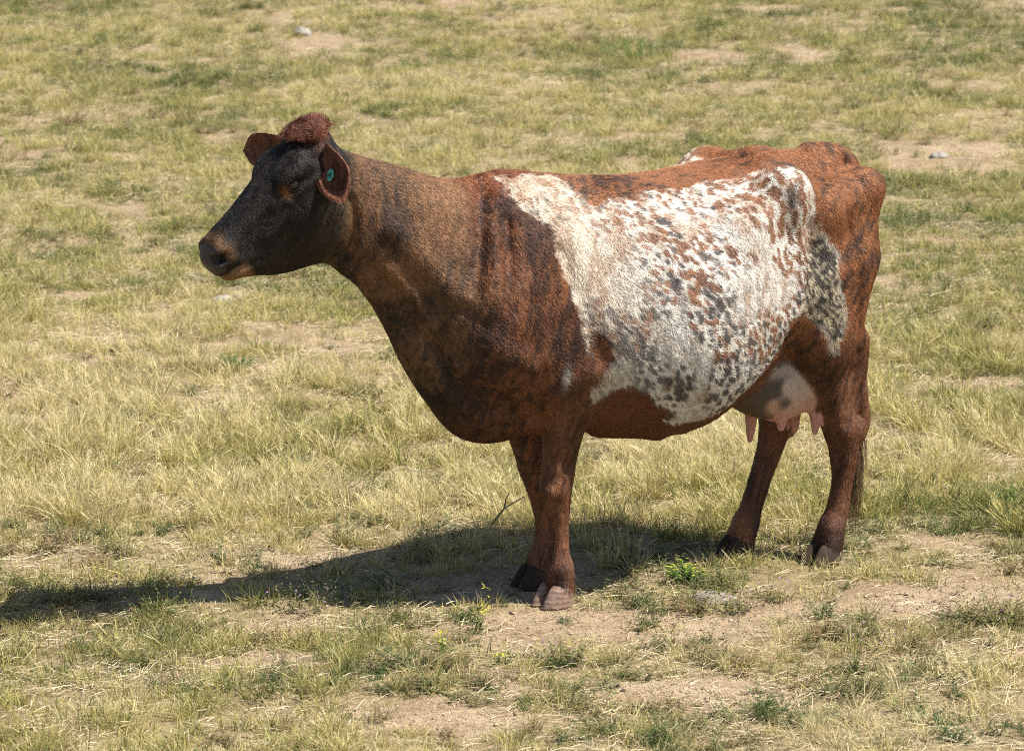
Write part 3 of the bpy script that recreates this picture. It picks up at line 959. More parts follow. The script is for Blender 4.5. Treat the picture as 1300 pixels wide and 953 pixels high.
ml_ = N('cow_eyelid')
ml_.set(Base_Color=(.014, .009, .007, 1), Roughness=.85)
ml_.b.inputs['Specular IOR Level'].default_value = .08
HM = Matrix(((HA[0], 0, HN[0]), (0, 1, 0), (HA[1], 0, HN[1])))
for s in (1, -1):
    for up in (1, -1):
        V, F = [], []
        nu, nv = 14, 8
        for i in range(nu + 1):
            a = math.pi * i / nu
            c = Vector((.0245 * math.cos(a), s * (.0125 - .010 * math.cos(a) ** 2), up * (.0170 if up > 0 else .0150) * math.sin(a) ** .8))
            rad = .0040 * (0.35 + .65 * math.sin(a))
            for j in range(nv):
                b = 2 * math.pi * j / nv
                V.append(c + Vector((math.cos(a) * math.cos(b), s * math.sin(b) * 1.1, up * max(.2, math.sin(a)) * math.cos(b))) * rad)
        for i in range(nu):
            for j in range(nv):
                F.append((i * nv + j, i * nv + (j + 1) % nv, (i + 1) * nv + (j + 1) % nv, (i + 1) * nv + j))
        lid = mesh_obj('eyelid', [tuple(v) for v in V], F, ml_.m, cow)
        lid.matrix_local = Matrix.Translation(hp(.147, -.008, .0905 * s)) @ HM.to_4x4() @ Matrix.Rotation(math.radians(-2), 4, 'Y')

# ---- hooves: two claws and two dew claws for each foot
mf = N('hoof_horn')
tc = mf.new('TexCoord')
sp = mf.new('SeparateXYZ')
mf.link(tc.outputs['Object'], sp.inputs[0])
wv = mf.new('TexWave', Scale=26.0, Distortion=5.0, Detail=3.0, bands_direction='Z')
wv.inputs['Detail Scale'].default_value = 2.0
mf.link(tc.outputs['Object'], wv.inputs['Vector'])
nz = mf.new('TexNoise', Scale=55.0, Detail=3.0)
mf.link(tc.outputs['Object'], nz.inputs['Vector'])
mx = mf.new('MixRGB', blend_type='MIX')
mf.link(wv.outputs['Fac'], mx.inputs[0])
mf.link(mf.ramp(nz.outputs['Fac'], [(.3, (.13, .080, .058)), (.7, (.24, .145, .100))]), mx.inputs[1])
mf.link(mf.ramp(nz.outputs['Fac'], [(.3, (.19, .130, .10)), (.7, (.30, .21, .155))]), mx.inputs[2])
bp = mf.new('Bump', Strength=.35, Distance=.002)
mf.link(wv.outputs['Fac'], bp.inputs['Height'])
mf.set(Base_Color=mx.outputs[0], Roughness=.32, Normal=bp.outputs[0])
mf.b.inputs['Specular IOR Level'].default_value = .45
mfd = N('hoof_horn_dark')
mfd.b.inputs['Specular IOR Level'].default_value = .12
nz = mfd.new('TexNoise', Scale=60.0, Detail=3.0)
mfd.set(Base_Color=mfd.ramp(nz.outputs['Fac'], [(.3, (.022, .017, .014)), (.7, (.070, .050, .038))]), Roughness=.75)


def claw(s):
    """one half of a cloven hoof, toe towards +x, outer side towards s*y"""
    V, F = [], []
    U = 20
    rows = [(0.000, 1.0, .000, 1.0), (0.004, 1.02, .000, 1.0), (0.018, .95, -.006, .97), (0.034, .86, -.013, .92), (0.048, .76, -.020, .85), (0.056, .55, -.024, .62)]
    for h, ln, sh, wd in rows:
        for j in range(U):
            a = 2 * math.pi * j / U
            ca_, sa = math.cos(a), math.sin(a)
            px = .052 * ln * math.copysign(abs(ca_) ** .85, ca_) + sh + .012
            taper = 1 - .48 * max(0, ca_) ** 1.3
            w = .0275 * wd * taper
            py = w * math.copysign(abs(sa) ** .75, sa)
            if py * s < 0: py *= .80                       # flatter inner wall
            py += s * .027 - s * .006 * max(0, ca_)        # toes lean together
            pz = h * (1 - .32 * max(0, -ca_))
            V.append((px, py, pz))
    for i in range(len(rows) - 1):
        for j in range(U):
            F.append((i * U + j, i * U + (j + 1) % U, (i + 1) * U + (j + 1) % U, (i + 1) * U + j))
    F.append(tuple(range(U))[::-1])
    F.append(tuple((len(rows) - 1) * U + j for j in range(U)))
    return V, F


for fx, fy, yaw, dk in FEET:
    mat = mfd if dk else mf
    R_ = Matrix.Rotation(math.radians(yaw), 4, 'Z')
    for s in (1, -1):
        V, F = claw(s)
        h = mesh_obj('hoof', V, F, mat.m, cow)
        h.matrix_local = Matrix.Translation((fx, fy, -.003 - .006 * (fx < 0))) @ R_ @ Matrix.Rotation(math.radians(3 * s), 4, 'Z') @ Matrix.Diagonal((1.06, 1.05, 1.28, 1))
        V, F = uv_sphere(.0145, .72, .70, 1.2, 14, 9)
        d = mesh_obj('dewclaw', [(v[0] - .25 * max(0, -v[2]), v[1], v[2]) for v in V], [f[::-1] for f in F], mfd.m, cow)
        d.matrix_local = Matrix.Translation((fx, fy, 0)) @ R_ @ Matrix.Translation((-.052, .021 * s, .082)) @ Matrix.Rotation(math.radians(22), 4, 'Y')

# ---- ear tag: a small green button on the near ear
mt = N('tag_plastic')
mt.set(Base_Color=(.10, .42, .31, 1), Roughness=.4)
V, F = [], []
U = 20
for r, h in ((.0, .0), (.0125, .0), (.0135, .0015), (.0125, .0035), (.0085, .0035), (.0075, .0022), (.0, .0022)):
    for j in range(U):
        a = 2 * math.pi * j / U
        V.append((r * math.cos(a), 1.45 * r * math.sin(a), h))
for i in range(6):
    for j in range(U):
        F.append((i * U + j, i * U + (j + 1) % U, (i + 1) * U + (j + 1) % U, (i + 1) * U + j))
ear_tag = mesh_obj('ear_tag', V, F, mt.m, cow)
mt2 = N('tag_stud')
mt2.set(Base_Color=(.03, .09, .07, 1), Roughness=.5)
V, F = uv_sphere(.0042, 1, 1.3, .6, 12, 8)
stud = mesh_obj('stud', V, [f[::-1] for f in F], mt2.m, ear_tag)
stud.location = (0, 0, .0035)
ear_tag.matrix_local = Matrix.Translation(TAG_P) @ Vector(TAG_N).to_track_quat('Z', 'Y').to_matrix().to_4x4()
# ------------------------------------------------------------------ grass and weeds
def leaf_mat(name, stops, transl=.35, instancer=True, rough=.55):
    m = N(name)
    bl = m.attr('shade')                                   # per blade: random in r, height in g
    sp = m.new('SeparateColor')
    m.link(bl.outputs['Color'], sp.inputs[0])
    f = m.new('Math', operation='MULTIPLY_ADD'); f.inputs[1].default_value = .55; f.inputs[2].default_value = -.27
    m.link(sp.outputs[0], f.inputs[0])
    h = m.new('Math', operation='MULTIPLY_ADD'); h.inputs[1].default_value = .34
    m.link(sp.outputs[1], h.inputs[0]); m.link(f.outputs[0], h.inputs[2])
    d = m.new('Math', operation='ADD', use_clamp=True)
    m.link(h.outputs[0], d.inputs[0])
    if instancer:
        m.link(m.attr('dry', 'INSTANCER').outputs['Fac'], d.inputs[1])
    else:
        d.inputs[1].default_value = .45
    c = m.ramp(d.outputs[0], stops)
    v = m.new('MixRGB', blend_type='MULTIPLY'); v.inputs[0].default_value = .6
    m.link(c, v.inputs[1])
    m.link(m.ramp(sp.outputs[2], [(0, (.42, .42, .42)), (1, (1.45, 1.45, 1.45))]), v.inputs[2])
    m.set(Base_Color=v.outputs[0], Roughness=rough)
    m.b.inputs['Specular IOR Level'].default_value = .35
    t = m.new('BsdfTranslucent')
    m.link(v.outputs[0], t.inputs[0])
    mxs = m.new('MixShader'); mxs.inputs[0].default_value = transl
    m.link(m.b.outputs[0], mxs.inputs[1]); m.link(t.outputs[0], mxs.inputs[2])
    m.link(mxs.outputs[0], m.t.nodes['Material Output'].inputs[0])
    return m.m


class Tuft:
    def __init__(self):
        self.v, self.f, self.c = [], [], []
    def ribbon(self, path, width, shade, up=None):
        """narrow strip along path (k,3), tapering to its tip"""
        path = np.asarray(path)
        k = len(path)
        b = len(self.v)
        d = path[-1] - path[0]
        side = np.cross(d, [0, 0, 1.0]) if up is None else np.cross(d, up)
        nl = np.linalg.norm(side)
        side = side / nl if nl > 1e-6 else np.array([1.0, 0, 0])
        a = rng.uniform(-.9, .9)
        side = side * math.cos(a) + np.cross(d / (np.linalg.norm(d) + 1e-9), side) * math.sin(a)
        for i, p in enumerate(path):
            t = i / (k - 1)
            w = width * (1 - t ** 1.6)
            sc = (shade[0], shade[1] + (shade[2] - shade[1]) * t, shade[3])
            if i == k - 1:
                self.v.append(p); self.c.append(sc)
            else:
                self.v += [p - side * w, p + side * w]; self.c += [sc, sc]
        for i in range(k - 2):
            q = b + 2 * i
            self.f.append((q, q + 1, q + 3, q + 2))
        q = b + 2 * (k - 2)
        self.f.append((q, q + 1, q + 2))
    def leaf(self, c, d, n, l, w, shade):
        """small pointed leaf at c along d"""
        d = np.asarray(d) / np.linalg.norm(d)
        s = np.cross(d, n); s /= np.linalg.norm(s) + 1e-9
        nn = np.cross(s, d)
        b = len(self.v)
        self.v += [c, c + d * l * .45 + s * w + nn * w * .3, c + d * l - nn * l * .12, c + d * l * .45 - s * w + nn * w * .3, c + d * l * .5]
        self.c += [shade] * 5
        self.f += [(b, b + 1, b + 4), (b + 1, b + 2, b + 4), (b + 2, b + 3, b + 4), (b + 3, b, b + 4)]
    def build(self, name, mat, coll=None, parent=None):
        me = bpy.data.meshes.new(name)
        me.from_pydata([tuple(p) for p in self.v], [], self.f)
        a = me.attributes.new('shade', 'FLOAT_COLOR', 'POINT')
        a.data.foreach_set('color', np.array([(*c, 1) for c in self.c], np.float32).ravel())
        me.polygons.foreach_set('use_smooth', np.ones(len(me.polygons), bool))
        me.materials.append(mat)
        o = bpy.data.objects.new(name, me)
        (coll or COL).objects.link(o)
        if parent: o.parent = parent
        return o


def blade_path(base, az, lean, l, bend, k=4):
    t = np.linspace(0, 1, k)
    r = l * (math.sin(lean) * t + bend * t * t)
    z = l * (math.cos(lean) * t - .35 * bend * t * t)
    return base + np.stack([r * math.cos(az), r * math.sin(az), z], 1)


def grass_tuft(n, hmin, hmax, rad, w, lean, bend, seed_heads=0):
    T = Tuft()
    for i in range(n):
        az = rng.uniform(0, 2 * math.pi)
        rr = rad * math.sqrt(rng.random())
        base = np.array([rr * math.cos(az), rr * math.sin(az), -.008])
        a2 = az + rng.normal(0, .7)
        l = rng.uniform(hmin, hmax)
        ln = abs(rng.normal(0, lean)) + .5 * lean * rr / rad
        p = blade_path(base, a2, ln, l, abs(rng.normal(0, bend)))
        r_ = rng.random()
        T.ribbon(p, w * rng.uniform(.6, 1.2), (r_, 0, 1, rng.random()))
        if i < seed_heads:                                  # short bristly ear at the tip
            d = p[-1] - p[-2]
            d /= np.linalg.norm(d)
            for q in range(5):
                o_ = p[-1] - d * .012 * q
                for sg in (-1, 1):
                    e = d * .8 + np.array([math.cos(a2 + sg * 1.5), math.sin(a2 + sg * 1.5), .1]) * .45
                    T.ribbon(np.stack([o_, o_ + e * .012, o_ + e * .022]), .0011, (.9, .8, 1, rng.random()))
    return T


def weed_tuft(n, l, rad, leafw):
    T = Tuft()
    for i in range(n):
        az = rng.uniform(0, 2 * math.pi)
        base = np.array([rng.normal(0, rad * .3), rng.normal(0, rad * .3), -.004])
        ln = rng.uniform(.35, 1.25)
        ll = l * rng.uniform(.5, 1.1)
        p = blade_path(base, az, ln, ll, rng.uniform(-.2, .25), 5)
        r_ = rng.random()
        T.ribbon(p, .0010, (r_, .6, 1, rng.random()))
        for q in range(9):
            t = (q + 1) / 9.5
            x_ = t * 4
            i0 = min(int(x_), 3)
            c = p[i0] + (p[i0 + 1] - p[i0]) * (x_ - i0)
            a2 = az + (1.2 if q % 2 else -1.2) + rng.normal(0, .5)
            T.leaf(c, np.array([math.cos(a2), math.sin(a2), rng.uniform(-.1, .7)]), np.array([0, 0, 1.0]), rng.uniform(.008, .017), leafw * rng.uniform(.7, 1.2), (rng.random(), 0, rng.random()))
    return T


def litter_patch(n, rad):
    T = Tuft()
    for i in range(n):
        c = np.array([rng.normal(0, rad * .5), rng.normal(0, rad * .5), rng.uniform(.001, .012)])
        az = rng.uniform(0, 2 * math.pi)
        l = rng.uniform(.015, .07)
        d = np.array([math.cos(az), math.sin(az), rng.uniform(-.06, .16)])
        T.ribbon(np.stack([c, c + d * l * .5 + [0, 0, .003], c + d * l]), .0011, (rng.random(), .4, .8, rng.random()), up=np.array([0, 0, 1.0]))
    return T


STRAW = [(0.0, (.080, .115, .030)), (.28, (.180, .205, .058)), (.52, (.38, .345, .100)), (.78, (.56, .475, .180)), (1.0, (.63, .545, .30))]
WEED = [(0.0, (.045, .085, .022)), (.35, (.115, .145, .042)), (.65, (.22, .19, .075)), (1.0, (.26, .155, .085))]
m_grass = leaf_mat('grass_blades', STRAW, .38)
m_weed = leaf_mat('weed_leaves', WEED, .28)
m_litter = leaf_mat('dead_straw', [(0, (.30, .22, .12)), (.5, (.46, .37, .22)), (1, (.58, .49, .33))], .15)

hid = bpy.data.collections.new('scatter_sources')


def source(prefix, makers, mat):
    c = bpy.data.collections.new(prefix)
    for i, mk in enumerate(makers):
        mk().build('%s_%02d' % (prefix, i), mat, c)
    return c


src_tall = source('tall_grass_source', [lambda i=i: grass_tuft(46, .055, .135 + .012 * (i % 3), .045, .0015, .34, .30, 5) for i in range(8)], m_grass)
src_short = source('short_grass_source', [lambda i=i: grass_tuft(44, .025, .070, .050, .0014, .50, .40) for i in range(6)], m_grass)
src_weed = source('weed_source', [lambda i=i: weed_tuft(13 + 3 * (i % 3), .085, .07, .0030) for i in range(6)], m_weed)
src_litter = source('litter_source', [lambda i=i: litter_patch(34, .14) for i in range(5)], m_litter)


def scatter(name, coll, xy, scale, dry, tilt=.12, label=None, cat=None, sink=0.0):
    n = len(xy)
    me = bpy.data.meshes.new(name)
    me.vertices.add(n)
    me.vertices.foreach_set('co', np.concatenate([xy, (relief(xy) - sink)[:, None]], 1).astype(np.float32).ravel())
    def at(nm, kind, key, arr):
        a = me.attributes.new(nm, kind, 'POINT')
        a.data.foreach_set(key, arr.ravel())
    at('rot', 'FLOAT_VECTOR', 'vector', np.stack([rng.normal(0, tilt, n), rng.normal(0, tilt, n), rng.uniform(0, 2 * math.pi, n)], 1).astype(np.float32))
    at('scl', 'FLOAT', 'value', scale.astype(np.float32))
    at('dry', 'FLOAT', 'value', dry.astype(np.float32))
    at('pick', 'INT', 'value', rng.integers(0, len(coll.objects), n).astype(np.int32))
    o = bpy.data.objects.new(name, me)
    COL.objects.link(o)
    g = bpy.data.node_groups.new(name + '_scatter', 'GeometryNodeTree')
    g.interface.new_socket('Geometry', in_out='INPUT', socket_type='NodeSocketGeometry')
    g.interface.new_socket('Geometry', in_out='OUTPUT', socket_type='NodeSocketGeometry')
    nd = g.nodes
    gi_, go = nd.new('NodeGroupInput'), nd.new('NodeGroupOutput')
    ci = nd.new('GeometryNodeCollectionInfo')
    ci.inputs['Collection'].default_value = coll
    ci.inputs['Separate Children'].default_value = True
    ci.inputs['Reset Children'].default_value = True
    ip = nd.new('GeometryNodeInstanceOnPoints')
    ip.inputs['Pick Instance'].default_value = True
    def named(nm, tp):
        a = nd.new('GeometryNodeInputNamedAttribute')
        a.data_type = tp
        a.inputs['Name'].default_value = nm
        return a.outputs['Attribute']
    g.links.new(gi_.outputs[0], ip.inputs['Points'])
    g.links.new(ci.outputs[0], ip.inputs['Instance'])
    g.links.new(named('pick', 'INT'), ip.inputs['Instance Index'])
    g.links.new(named('rot', 'FLOAT_VECTOR'), ip.inputs['Rotation'])
    g.links.new(named('scl', 'FLOAT'), ip.inputs['Scale'])
    g.links.new(ip.outputs[0], go.inputs[0])
    md = o.modifiers.new('scatter', 'NODES')
    md.node_group = g
    tag(o, label, cat, kind='stuff')
    return o


def field_points(n, keep):
    """random points over the field the camera (or a step beside it) can see"""
    y = rng.uniform(-3.0, 18.5, n)
    x = rng.uniform(-1, 1, n) * (2.7 + .22 * (y + 3))
    xy = np.stack([x, y], 1)
    return xy[rng.random(len(xy)) < keep(xy)]


def lush(xy):
    """height of growth: high in the strip behind the cow, low where it is grazed"""
    p = flat3(xy)
    band = smooth(.35, .75, xy[:, 1] + (fbm(p, 1.2, 2, 130) - .5) * .9) * smooth(4.2, 2.4, xy[:, 1] + (fbm(p, 1.2, 2, 131) - .5) * 1.2)
    return np.clip(.32 + .68 * band, 0, 1)


def dryness(xy):
    p = flat3(xy)
    d = .44 + (fbm(p, .9, 2, 140) - .5) * 1.15 + (fbm(p, 4, 2, 143) - .5) * .7
    d -= .07 * smooth(3.5, 6, xy[:, 1]) + .10 * smooth(.9, 1.6, xy[:, 0]) * smooth(0, .6, xy[:, 1])
    d += .12 * smooth(.3, 1, xy[:, 1]) * smooth(3.8, 2.5, xy[:, 1]) * smooth(1.0, .4, xy[:, 0])
    return d


def clear_of_hooves(xy):
    d = np.minimum.reduce([np.hypot(xy[:, 0] - a, xy[:, 1] - b) for a, b in ((.13, -.30), (.09, -.07))])
    e = np.minimum(np.hypot(xy[:, 0] - .97, xy[:, 1] - .22), np.hypot(xy[:, 0] - .69, xy[:, 1] - .30))
    return smooth(.07, .12, d) * smooth(.035, .06, e)


def clump(xy, f, s):
    return smooth(.34, .62, fbm(flat3(xy), f, 2, s))


def fore(xy):
    """1 on the sparse ground in front of and around the cow, 0 in the meadow behind"""
    left = smooth(-.25, -.55, xy[:, 0]) * smooth(.10, -.10, xy[:, 1])
    return smooth(.75, .05, xy[:, 1] + (fbm(flat3(xy), 2.0, 2, 180) - .5) * .9) * (1 - .80 * left) * (1 - .8 * smooth(-.05, -.2, xy[:, 0]) * smooth(-.95, -.75, xy[:, 0]) * smooth(.02, .14, xy[:, 1]))


xy = field_points(62000, lambda q: (1 - bare(q)) ** 1.4 * (.10 + .90 * lush(q)) * (.03 + .97 * smooth(.38, .62, fbm(flat3(q), 4.5, 3, 150))) * (1 - .72 * fore(q)) * clear_of_hooves(q))
scatter('tall_grass', src_tall, xy, rng.uniform(.45, 1.30, len(xy)) * (.46 + .42 * lush(xy)), dryness(xy) + .06 + rng.normal(0, .13, len(xy)), .20, 'tall yellow-green dry grass growing in tufts behind the cow', 'grass')
xy = field_points(90000, lambda q: (1 - bare(q) * .95) * (.12 + .88 * clump(q, 6, 160)) * (1 - .45 * lush(q)) * (1 - .70 * fore(q)) * clear_of_hooves(q))
scatter('short_grass', src_short, xy, rng.uniform(.5, 1.2, len(xy)), dryness(xy) - .02 + rng.normal(0, .15, len(xy)), .22, 'short grazed yellow-green grass covering the field', 'grass')
xy = field_points(34000, lambda q: (1 - bare(q) * .86) * (.10 + .90 * smooth(.45, .58, fbm(flat3(q), 2.4, 3, 170))) * (.35 + .65 * fore(q)) * clear_of_hooves(q))
scatter('low_weeds', src_weed, xy, rng.uniform(.40, 1.10, len(xy)), .42 + (fbm(flat3(xy), 3, 2, 175) - .5) * 1.3 + rng.normal(0, .16, len(xy)), .15, 'low sprawling weeds with small dull green leaves', 'weeds')
xy = field_points(30000, lambda q: (.18 + .55 * (1 - bare(q))) * (.35 + .65 * clump(q, 3, 185)))
scatter('straw_litter', src_litter, xy, rng.uniform(.6, 1.3, len(xy)), .5 + rng.normal(0, .2, len(xy)), .03, 'dead pale straw lying loose on the soil', 'straw')


# ---- crumbs of soil and grit on the bare ground
def crumb(seed, n=9):
    r = np.random.default_rng(seed)
    T = Tuft()
    for _ in range(n):
        c = np.array([r.normal(0, .05), r.normal(0, .05), 0])
        s = .0012 + .0058 * r.random() ** 3
        V, F = uv_sphere(1, 1, 1, 1, 6, 4)
        b = len(T.v)
        j = r.uniform(.55, 1.35, (len(V), 1)); sh = r.random()
        for v, k in zip(V, j): T.v.append(c + np.array(v) * s * k * [1.2, .9, .55]); T.c.append((sh, 0, sh))
        T.f += [tuple(b + i for i in f[::-1]) for f in F]
    return T


m_crumb = leaf_mat('soil_crumbs', [(0, (.22, .15, .10)), (.5, (.36, .26, .18)), (1, (.48, .38, .29))], .0, rough=.95)
src_crumb = source('soil_crumb_source', [lambda i=i: crumb(i) for i in range(5)], m_crumb)
xy = field_points(34000, lambda q: smooth(.25, .8, bare(q)) * smooth(5, 1, q[:, 1]))
scatter('soil_crumbs', src_crumb, xy, rng.uniform(.6, 1.3, len(xy)), .35 + rng.normal(0, .2, len(xy)), .03, 'crumbs of dry soil and grit on the bare ground', 'soil')
# ------------------------------------------------------------------ single plants, stones and sticks one can point at
def zat(x, y):
    return float(relief(np.array([[x, y]]))[0])


def empty(name, x, y, label, cat, group=None, rz=0.0):
    o = bpy.data.objects.new(name, None)
    o.empty_display_size = .05
    o.location = (x, y, zat(x, y))
    o.rotation_euler = (0, 0, rz)
    COL.objects.link(o)
    return tag(o, label, cat, group)


m_stem = leaf_mat('weed_stem', [(0, (.10, .15, .04)), (.5, (.19, .23, .07)), (1, (.30, .30, .12))], .15, False)
m_leaf = leaf_mat('fresh_leaf', [(0, (.055, .12, .025)), (.5, (.11, .19, .04)), (1, (.20, .26, .06))], .35, False)
m_yel = leaf_mat('yellow_petal', [(0, (.55, .55, .05)), (1, (.72, .66, .07))], .35, False)
m_pur = leaf_mat('purple_petal', [(0, (.36, .16, .40)), (1, (.55, .28, .55))], .35, False)
m_tuft = leaf_mat('tuft_blades', STRAW, .38, False)


def flower(T, c, n, r, petals=5):
    n = np.asarray(n, float); n /= np.linalg.norm(n)
    a = np.cross(n, [0.3, .9, .1]); a /= np.linalg.norm(a)
    b = np.cross(n, a)
    for i in range(petals):
        t = 2 * math.pi * i / petals + rng.uniform(-.2, .2)
        T.leaf(c, a * math.cos(t) + b * math.sin(t) + n * .25, n, r, r * .42, (rng.random(), 0, rng.random()))


def flower_weed(x, y, height, label, group=None, n=6):
    """branching mustard-like weed with yellow heads"""
    root = empty('yellow_flowered_weed', x, y, label, 'weed', group)
    St, Lf, Fl = Tuft(), Tuft(), Tuft()
    for i in range(n):
        az = rng.uniform(0, 2 * math.pi)
        p = blade_path(np.array([rng.normal(0, .008), rng.normal(0, .008), -.004]), az, .08 + .42 * (i > 0) * rng.random(), height * (1 if i == 0 else rng.uniform(.4, .8)), rng.uniform(-.05, .15), 7)
        St.ribbon(p, .0017, (rng.random(), .3, .6, rng.random()))
        for q in range(1, 6):
            a2 = rng.uniform(0, 2 * math.pi)
            d = np.array([math.cos(a2), math.sin(a2), .55])
            if q < 4:
                for _ in range(2):
                    a3 = a2 + rng.normal(0, .8)
                    Lf.leaf(p[q], np.array([math.cos(a3), math.sin(a3), rng.uniform(0, .6)]), np.array([0, 0, 1.0]), rng.uniform(.016, .034), .0036, (rng.random(), 0, rng.random()))
            else:
                tip = p[q] + d * rng.uniform(.012, .028)
                St.ribbon(np.stack([p[q], (p[q] + tip) / 2 + [0, 0, .003], tip]), .0010, (rng.random(), .4, .6, rng.random()))
                for _ in range(2): flower(Fl, tip + rng.normal(0, .003, 3), d + rng.normal(0, .4, 3), .0042, 4)
        for _ in range(4): flower(Fl, p[-1] + rng.normal(0, .005, 3), np.array([rng.normal(0, .5), rng.normal(0, .5), 1.0]), .0046, 4)
    tag(St.build('stem', m_stem, parent=root), kind='stuff')
    tag(Lf.build('leaf', m_leaf, parent=root), kind='stuff')
    tag(Fl.build('flower_head', m_yel, parent=root), kind='stuff')
    return root


flower_weed(-0.105, -0.60, .155, 'tall thin weed with small yellow flower heads on the bare soil before the front hooves')
flower_weed(-0.20, -0.86, .075, 'short yellow-tipped weed beside the tall thin flowering weed', n=5)
flower_weed(-0.03, -0.98, .060, 'small yellow-tipped weed at the edge of the bare soil', n=4)

# bright green leafy clump between front and hind legs
def leafy_clump(x, y, rad, h, n, label, mat_f=True):
    root = empty('leafy_clump', x, y, label, 'weed')
    St, Lf, Fl = Tuft(), Tuft(), Tuft()
    for i in range(n):
        az = rng.uniform(0, 2 * math.pi)
        r = rad * math.sqrt(rng.random())
        top = np.array([r * math.cos(az), r * math.sin(az), h * (1 - .5 * (r / rad) ** 2) * rng.uniform(.6, 1.1)])
        base = np.array([r * .35 * math.cos(az), r * .35 * math.sin(az), -.004])
        p = base + (top - base) * np.linspace(0, 1, 4)[:, None]
        St.ribbon(p, .0012, (rng.random(), .2, .5, rng.random()))
        for q in range(11):
            c = base + (top - base) * (.35 + .65 * q / 10)
            a2 = q * 2.4 + az
            Lf.leaf(c, np.array([math.cos(a2), math.sin(a2), .55]), np.array([0, 0, 1.0]), rng.uniform(.010, .017), .0038, (rng.random(), 0, rng.random()))
        if mat_f: flower(Fl, top + [0, 0, .004], np.array([0, 0, 1.0]), .0055, 6)
    tag(St.build('stem', m_stem, parent=root), kind='stuff')
    tag(Lf.build('leaf', m_leaf, parent=root), kind='stuff')
    if mat_f: tag(Fl.build('flower_head', m_yel, parent=root), kind='stuff')
    return root


leafy_clump(.535, -.01, .075, .075, 46, 'bright green leafy clump with yellow-green tips on the soil under the belly')
leafy_clump(-1.04, 3.12, .10, .045, 34, 'flat dark green leafy clump on the bare strip of soil behind the cow', False)
leafy_clump(1.64, 1.00, .11, .080, 40, 'loose dark green leafy weed in the grass behind the tail', False)
leafy_clump(.68, 11.7, .22, .13, 60, 'grey-green leafy bush far behind the back of the cow', False)


def flowering_mat(x, y, rad, label, n=26, nf=8):
    """sprawling weed with small purple flowers"""
    root = empty('purple_flowered_weed', x, y, label, 'weed', 'sprawling weeds with purple flowers')
    T = weed_tuft(n, rad * 1.25, rad * .7, .0028)
    tag(T.build('leaf', m_leaf2, parent=root), kind='stuff')
    Fl = Tuft()
    for _ in range(nf):
        a, r = rng.uniform(0, 2 * math.pi), rad * math.sqrt(rng.random())
        flower(Fl, np.array([r * math.cos(a), r * math.sin(a), rng.uniform(.02, .06)]), np.array([rng.normal(0, .4), -.4, 1.0]), .0042, 5)
    tag(Fl.build('flower', m_pur, parent=root), kind='stuff')
    return root


m_leaf2 = leaf_mat('dull_leaf', WEED, .28, False)
flowering_mat(.66, -.36, .12, 'purple-flowered weed in front of the far hind hoof')
flowering_mat(.80, -.20, .11, 'purple-flowered weed between the hind hooves and the bare soil')
flowering_mat(1.45, -.42, .13, 'purple-flowered weed on the bare soil beyond the near hind hoof')
flowering_mat(.16, -.92, .12, 'dense purple-flowered weed on the soil in front of the near front hoof')
flowering_mat(-.62, -.42, .13, 'purple-flowered weed at the edge of the neck shadow')
flowering_mat(-1.1, -.35, .13, 'purple-flowered weed near the shadow of the head')
flowering_mat(1.05, -.80, .14, 'purple-flowered weed on the bare strip before the hind legs', 30, 7)

# upright tufts standing in the cow's shade behind the front legs
for x, y, s, lb in ((.245, .39, 1.0, 'tallest upright grass tuft in the shade close behind the front legs'), (.36, .29, .95, 'upright grass tuft in the shade under the red belly patch'), (.295, .17, .75, 'short dark grass tuft on the shaded bare soil behind the near front hoof'), (-.02, .42, .8, 'upright grass tuft in the shade beside the far front leg'), (-.13, .36, .75, 'grass tuft in the shade under the brisket')):
    root = empty('grass_tuft', x, y, lb, 'grass tuft', 'grass tufts in the shade of the cow')
    T = grass_tuft(60, .05 * s, .15 * s, .030, .0014, .20, .16, 8)
    tag(T.build('blade', m_tuft, parent=root), kind='stuff')
for x, y, s, lb in ((1.29, -.03, 1.0, 'wide fresh green grass tuft on the bare soil beyond the near hind hoof'), (1.20, .03, .8, 'smaller green grass tuft next to the wide green one on bare soil')):
    root = empty('grass_tuft', x, y, lb, 'grass tuft', 'green tufts on the bare soil')
    T = grass_tuft(55, .03 * s, .085 * s, .05, .0015, .5, .35)
    for i, c in enumerate(T.c): T.c[i] = (c[0] * .35, c[1] * .4, c[2])
    tag(T.build('blade', m_tuft, parent=root), kind='stuff')
for x, y, s in ((.44, -.58, 1.0),):
    root = empty('grass_tuft', x, y, 'yellow-green grass tuft on the bare soil before the spotted flank', 'grass tuft')
    T = grass_tuft(50, .03 * s, .075 * s, .05, .0014, .55, .4)
    tag(T.build('blade', m_tuft, parent=root), kind='stuff')


# stones and clods
def stone_mat(name, a, b):
    m = N(name)
    n_ = m.new('TexNoise', Scale=30.0, Detail=6.0, Roughness=.7)
    tcx = m.new('TexCoord')
    m.link(tcx.outputs['Object'], n_.inputs['Vector'])
    bpx = m.new('Bump', Strength=.7, Distance=.006)
    m.link(n_.outputs['Fac'], bpx.inputs['Height'])
    m.set(Base_Color=m.ramp(n_.outputs['Fac'], [(.3, a), (.7, b)]), Roughness=.95, Normal=bpx.outputs[0])
    return m.m


m_stone = stone_mat('pale_stone', (.22, .195, .165), (.36, .33, .285))
m_clod = stone_mat('grey_clod', (.17, .145, .115), (.32, .27, .215))
m_wood = stone_mat('dark_wood', (.045, .033, .026), (.10, .075, .055))


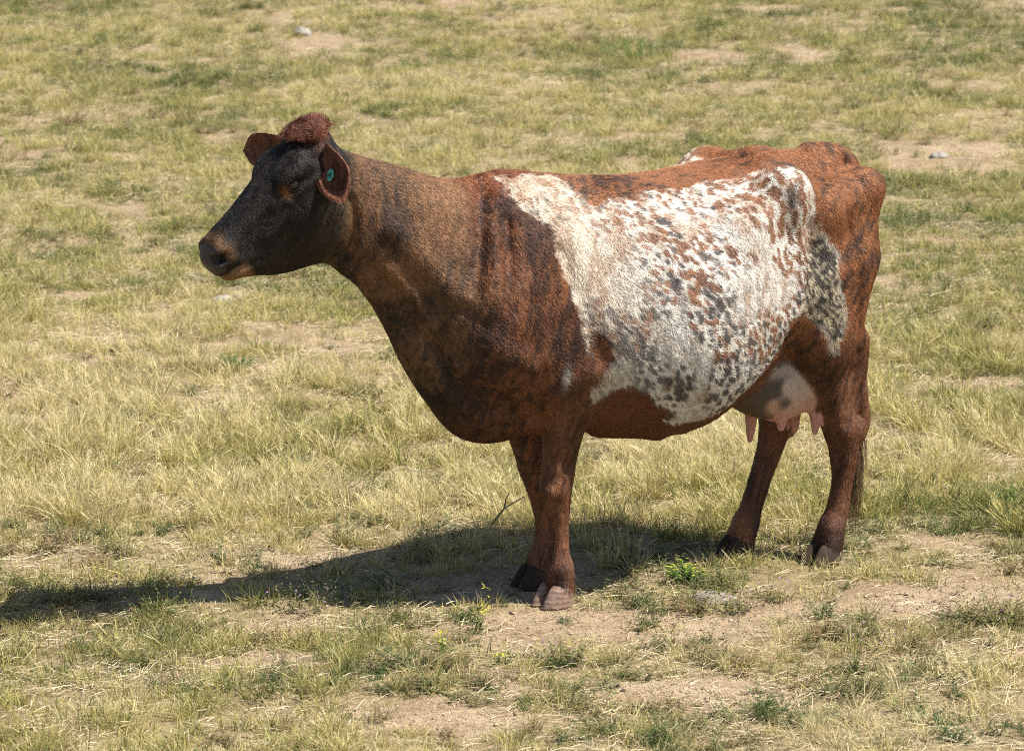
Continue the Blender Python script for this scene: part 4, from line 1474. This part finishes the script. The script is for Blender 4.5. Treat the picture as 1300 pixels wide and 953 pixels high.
def stone(x, y, sx, sy, sz, mat, name, label, cat, group=None):
    V, F = uv_sphere(1, 1, 1, 1, 26, 16)
    V = np.array(V)
    sd = rng.uniform(0, 50)
    k = .55 + .85 * fbm(V + sd, 2.2, 4, 200)[:, None]
    V = V * k * [sx, sy, sz]
    o = mesh_obj(name, V, [f[::-1] for f in F], mat)
    o.location = (x, y, zat(x, y) + sz * .25)
    return tag(o, label, cat, group)


stone(.612, -.215, .075, .05, .022, m_clod, 'clod', 'flat grey crumbly clod on the soil beside the bright green clump', 'clod')
stone(-1.22, 12.65, .05, .04, .04, m_stone, 'stone', 'pale stone lying in the grass far behind the head', 'stone')
stone(-1.165, 4.42, .05, .035, .022, m_stone, 'stone', 'larger of two pale flat stones in the grass below the muzzle', 'stone', 'pale stones below the muzzle')
stone(-1.10, 4.47, .035, .025, .018, m_stone, 'stone', 'smaller of two pale flat stones in the grass below the muzzle', 'stone', 'pale stones below the muzzle')
stone(2.05, 7.9, .045, .035, .025, m_stone, 'stone', 'pale stone on the broad bare patch behind the rump', 'stone')

# dead stick behind the front legs
St = Tuft()
root = empty('dead_twig', -.02, .66, 'dark forked dead twig standing in the grass behind the front legs', 'twig')
def twig_tube(P_, r0, r1):
    V, F = [], []
    for i, p in enumerate(P_):
        r = r0 + (r1 - r0) * i / (len(P_) - 1)
        for j in range(6):
            a = 2 * math.pi * j / 6
            V.append((p[0] + r * math.cos(a), p[1] + r * math.sin(a) * .7, p[2] + r * math.sin(a) * .7))
    for i in range(len(P_) - 1):
        for j in range(6):
            F.append((i * 6 + j, i * 6 + (j + 1) % 6, (i + 1) * 6 + (j + 1) % 6, (i + 1) * 6 + j))
    return V, F
V, F = twig_tube([(-.07, 0, -.02), (-.035, .01, .03), (-.005, .005, .07), (.02, .01, .085), (.06, .0, .11)], .0045, .002)
mesh_obj('stem', V, F, m_wood, root)
V, F = twig_tube([(-.005, .005, .07), (.0, .0, .10), (.012, .0, .125)], .003, .0012)
mesh_obj('side_branch', V, F, m_wood, root)

for x, y, s, lb in ((.905, .17, 1.0, 'dry grass tuft hiding the toes of the near hind hoof'), (1.00, .155, .8, 'small dry grass tuft against the heel of the near hind hoof'), (.655, .215, 1.0, 'shaded grass tuft in front of the far hind hoof'), (.74, .20, .9, 'dry grass tuft between the two hind hooves')):
    root = empty('grass_tuft', x, y, lb, 'grass tuft', 'grass tufts around the hind hooves')
    T = grass_tuft(46, .03 * s, .085 * s, .045, .0014, .45, .35, 4)
    tag(T.build('blade', m_tuft, parent=root), kind='stuff')
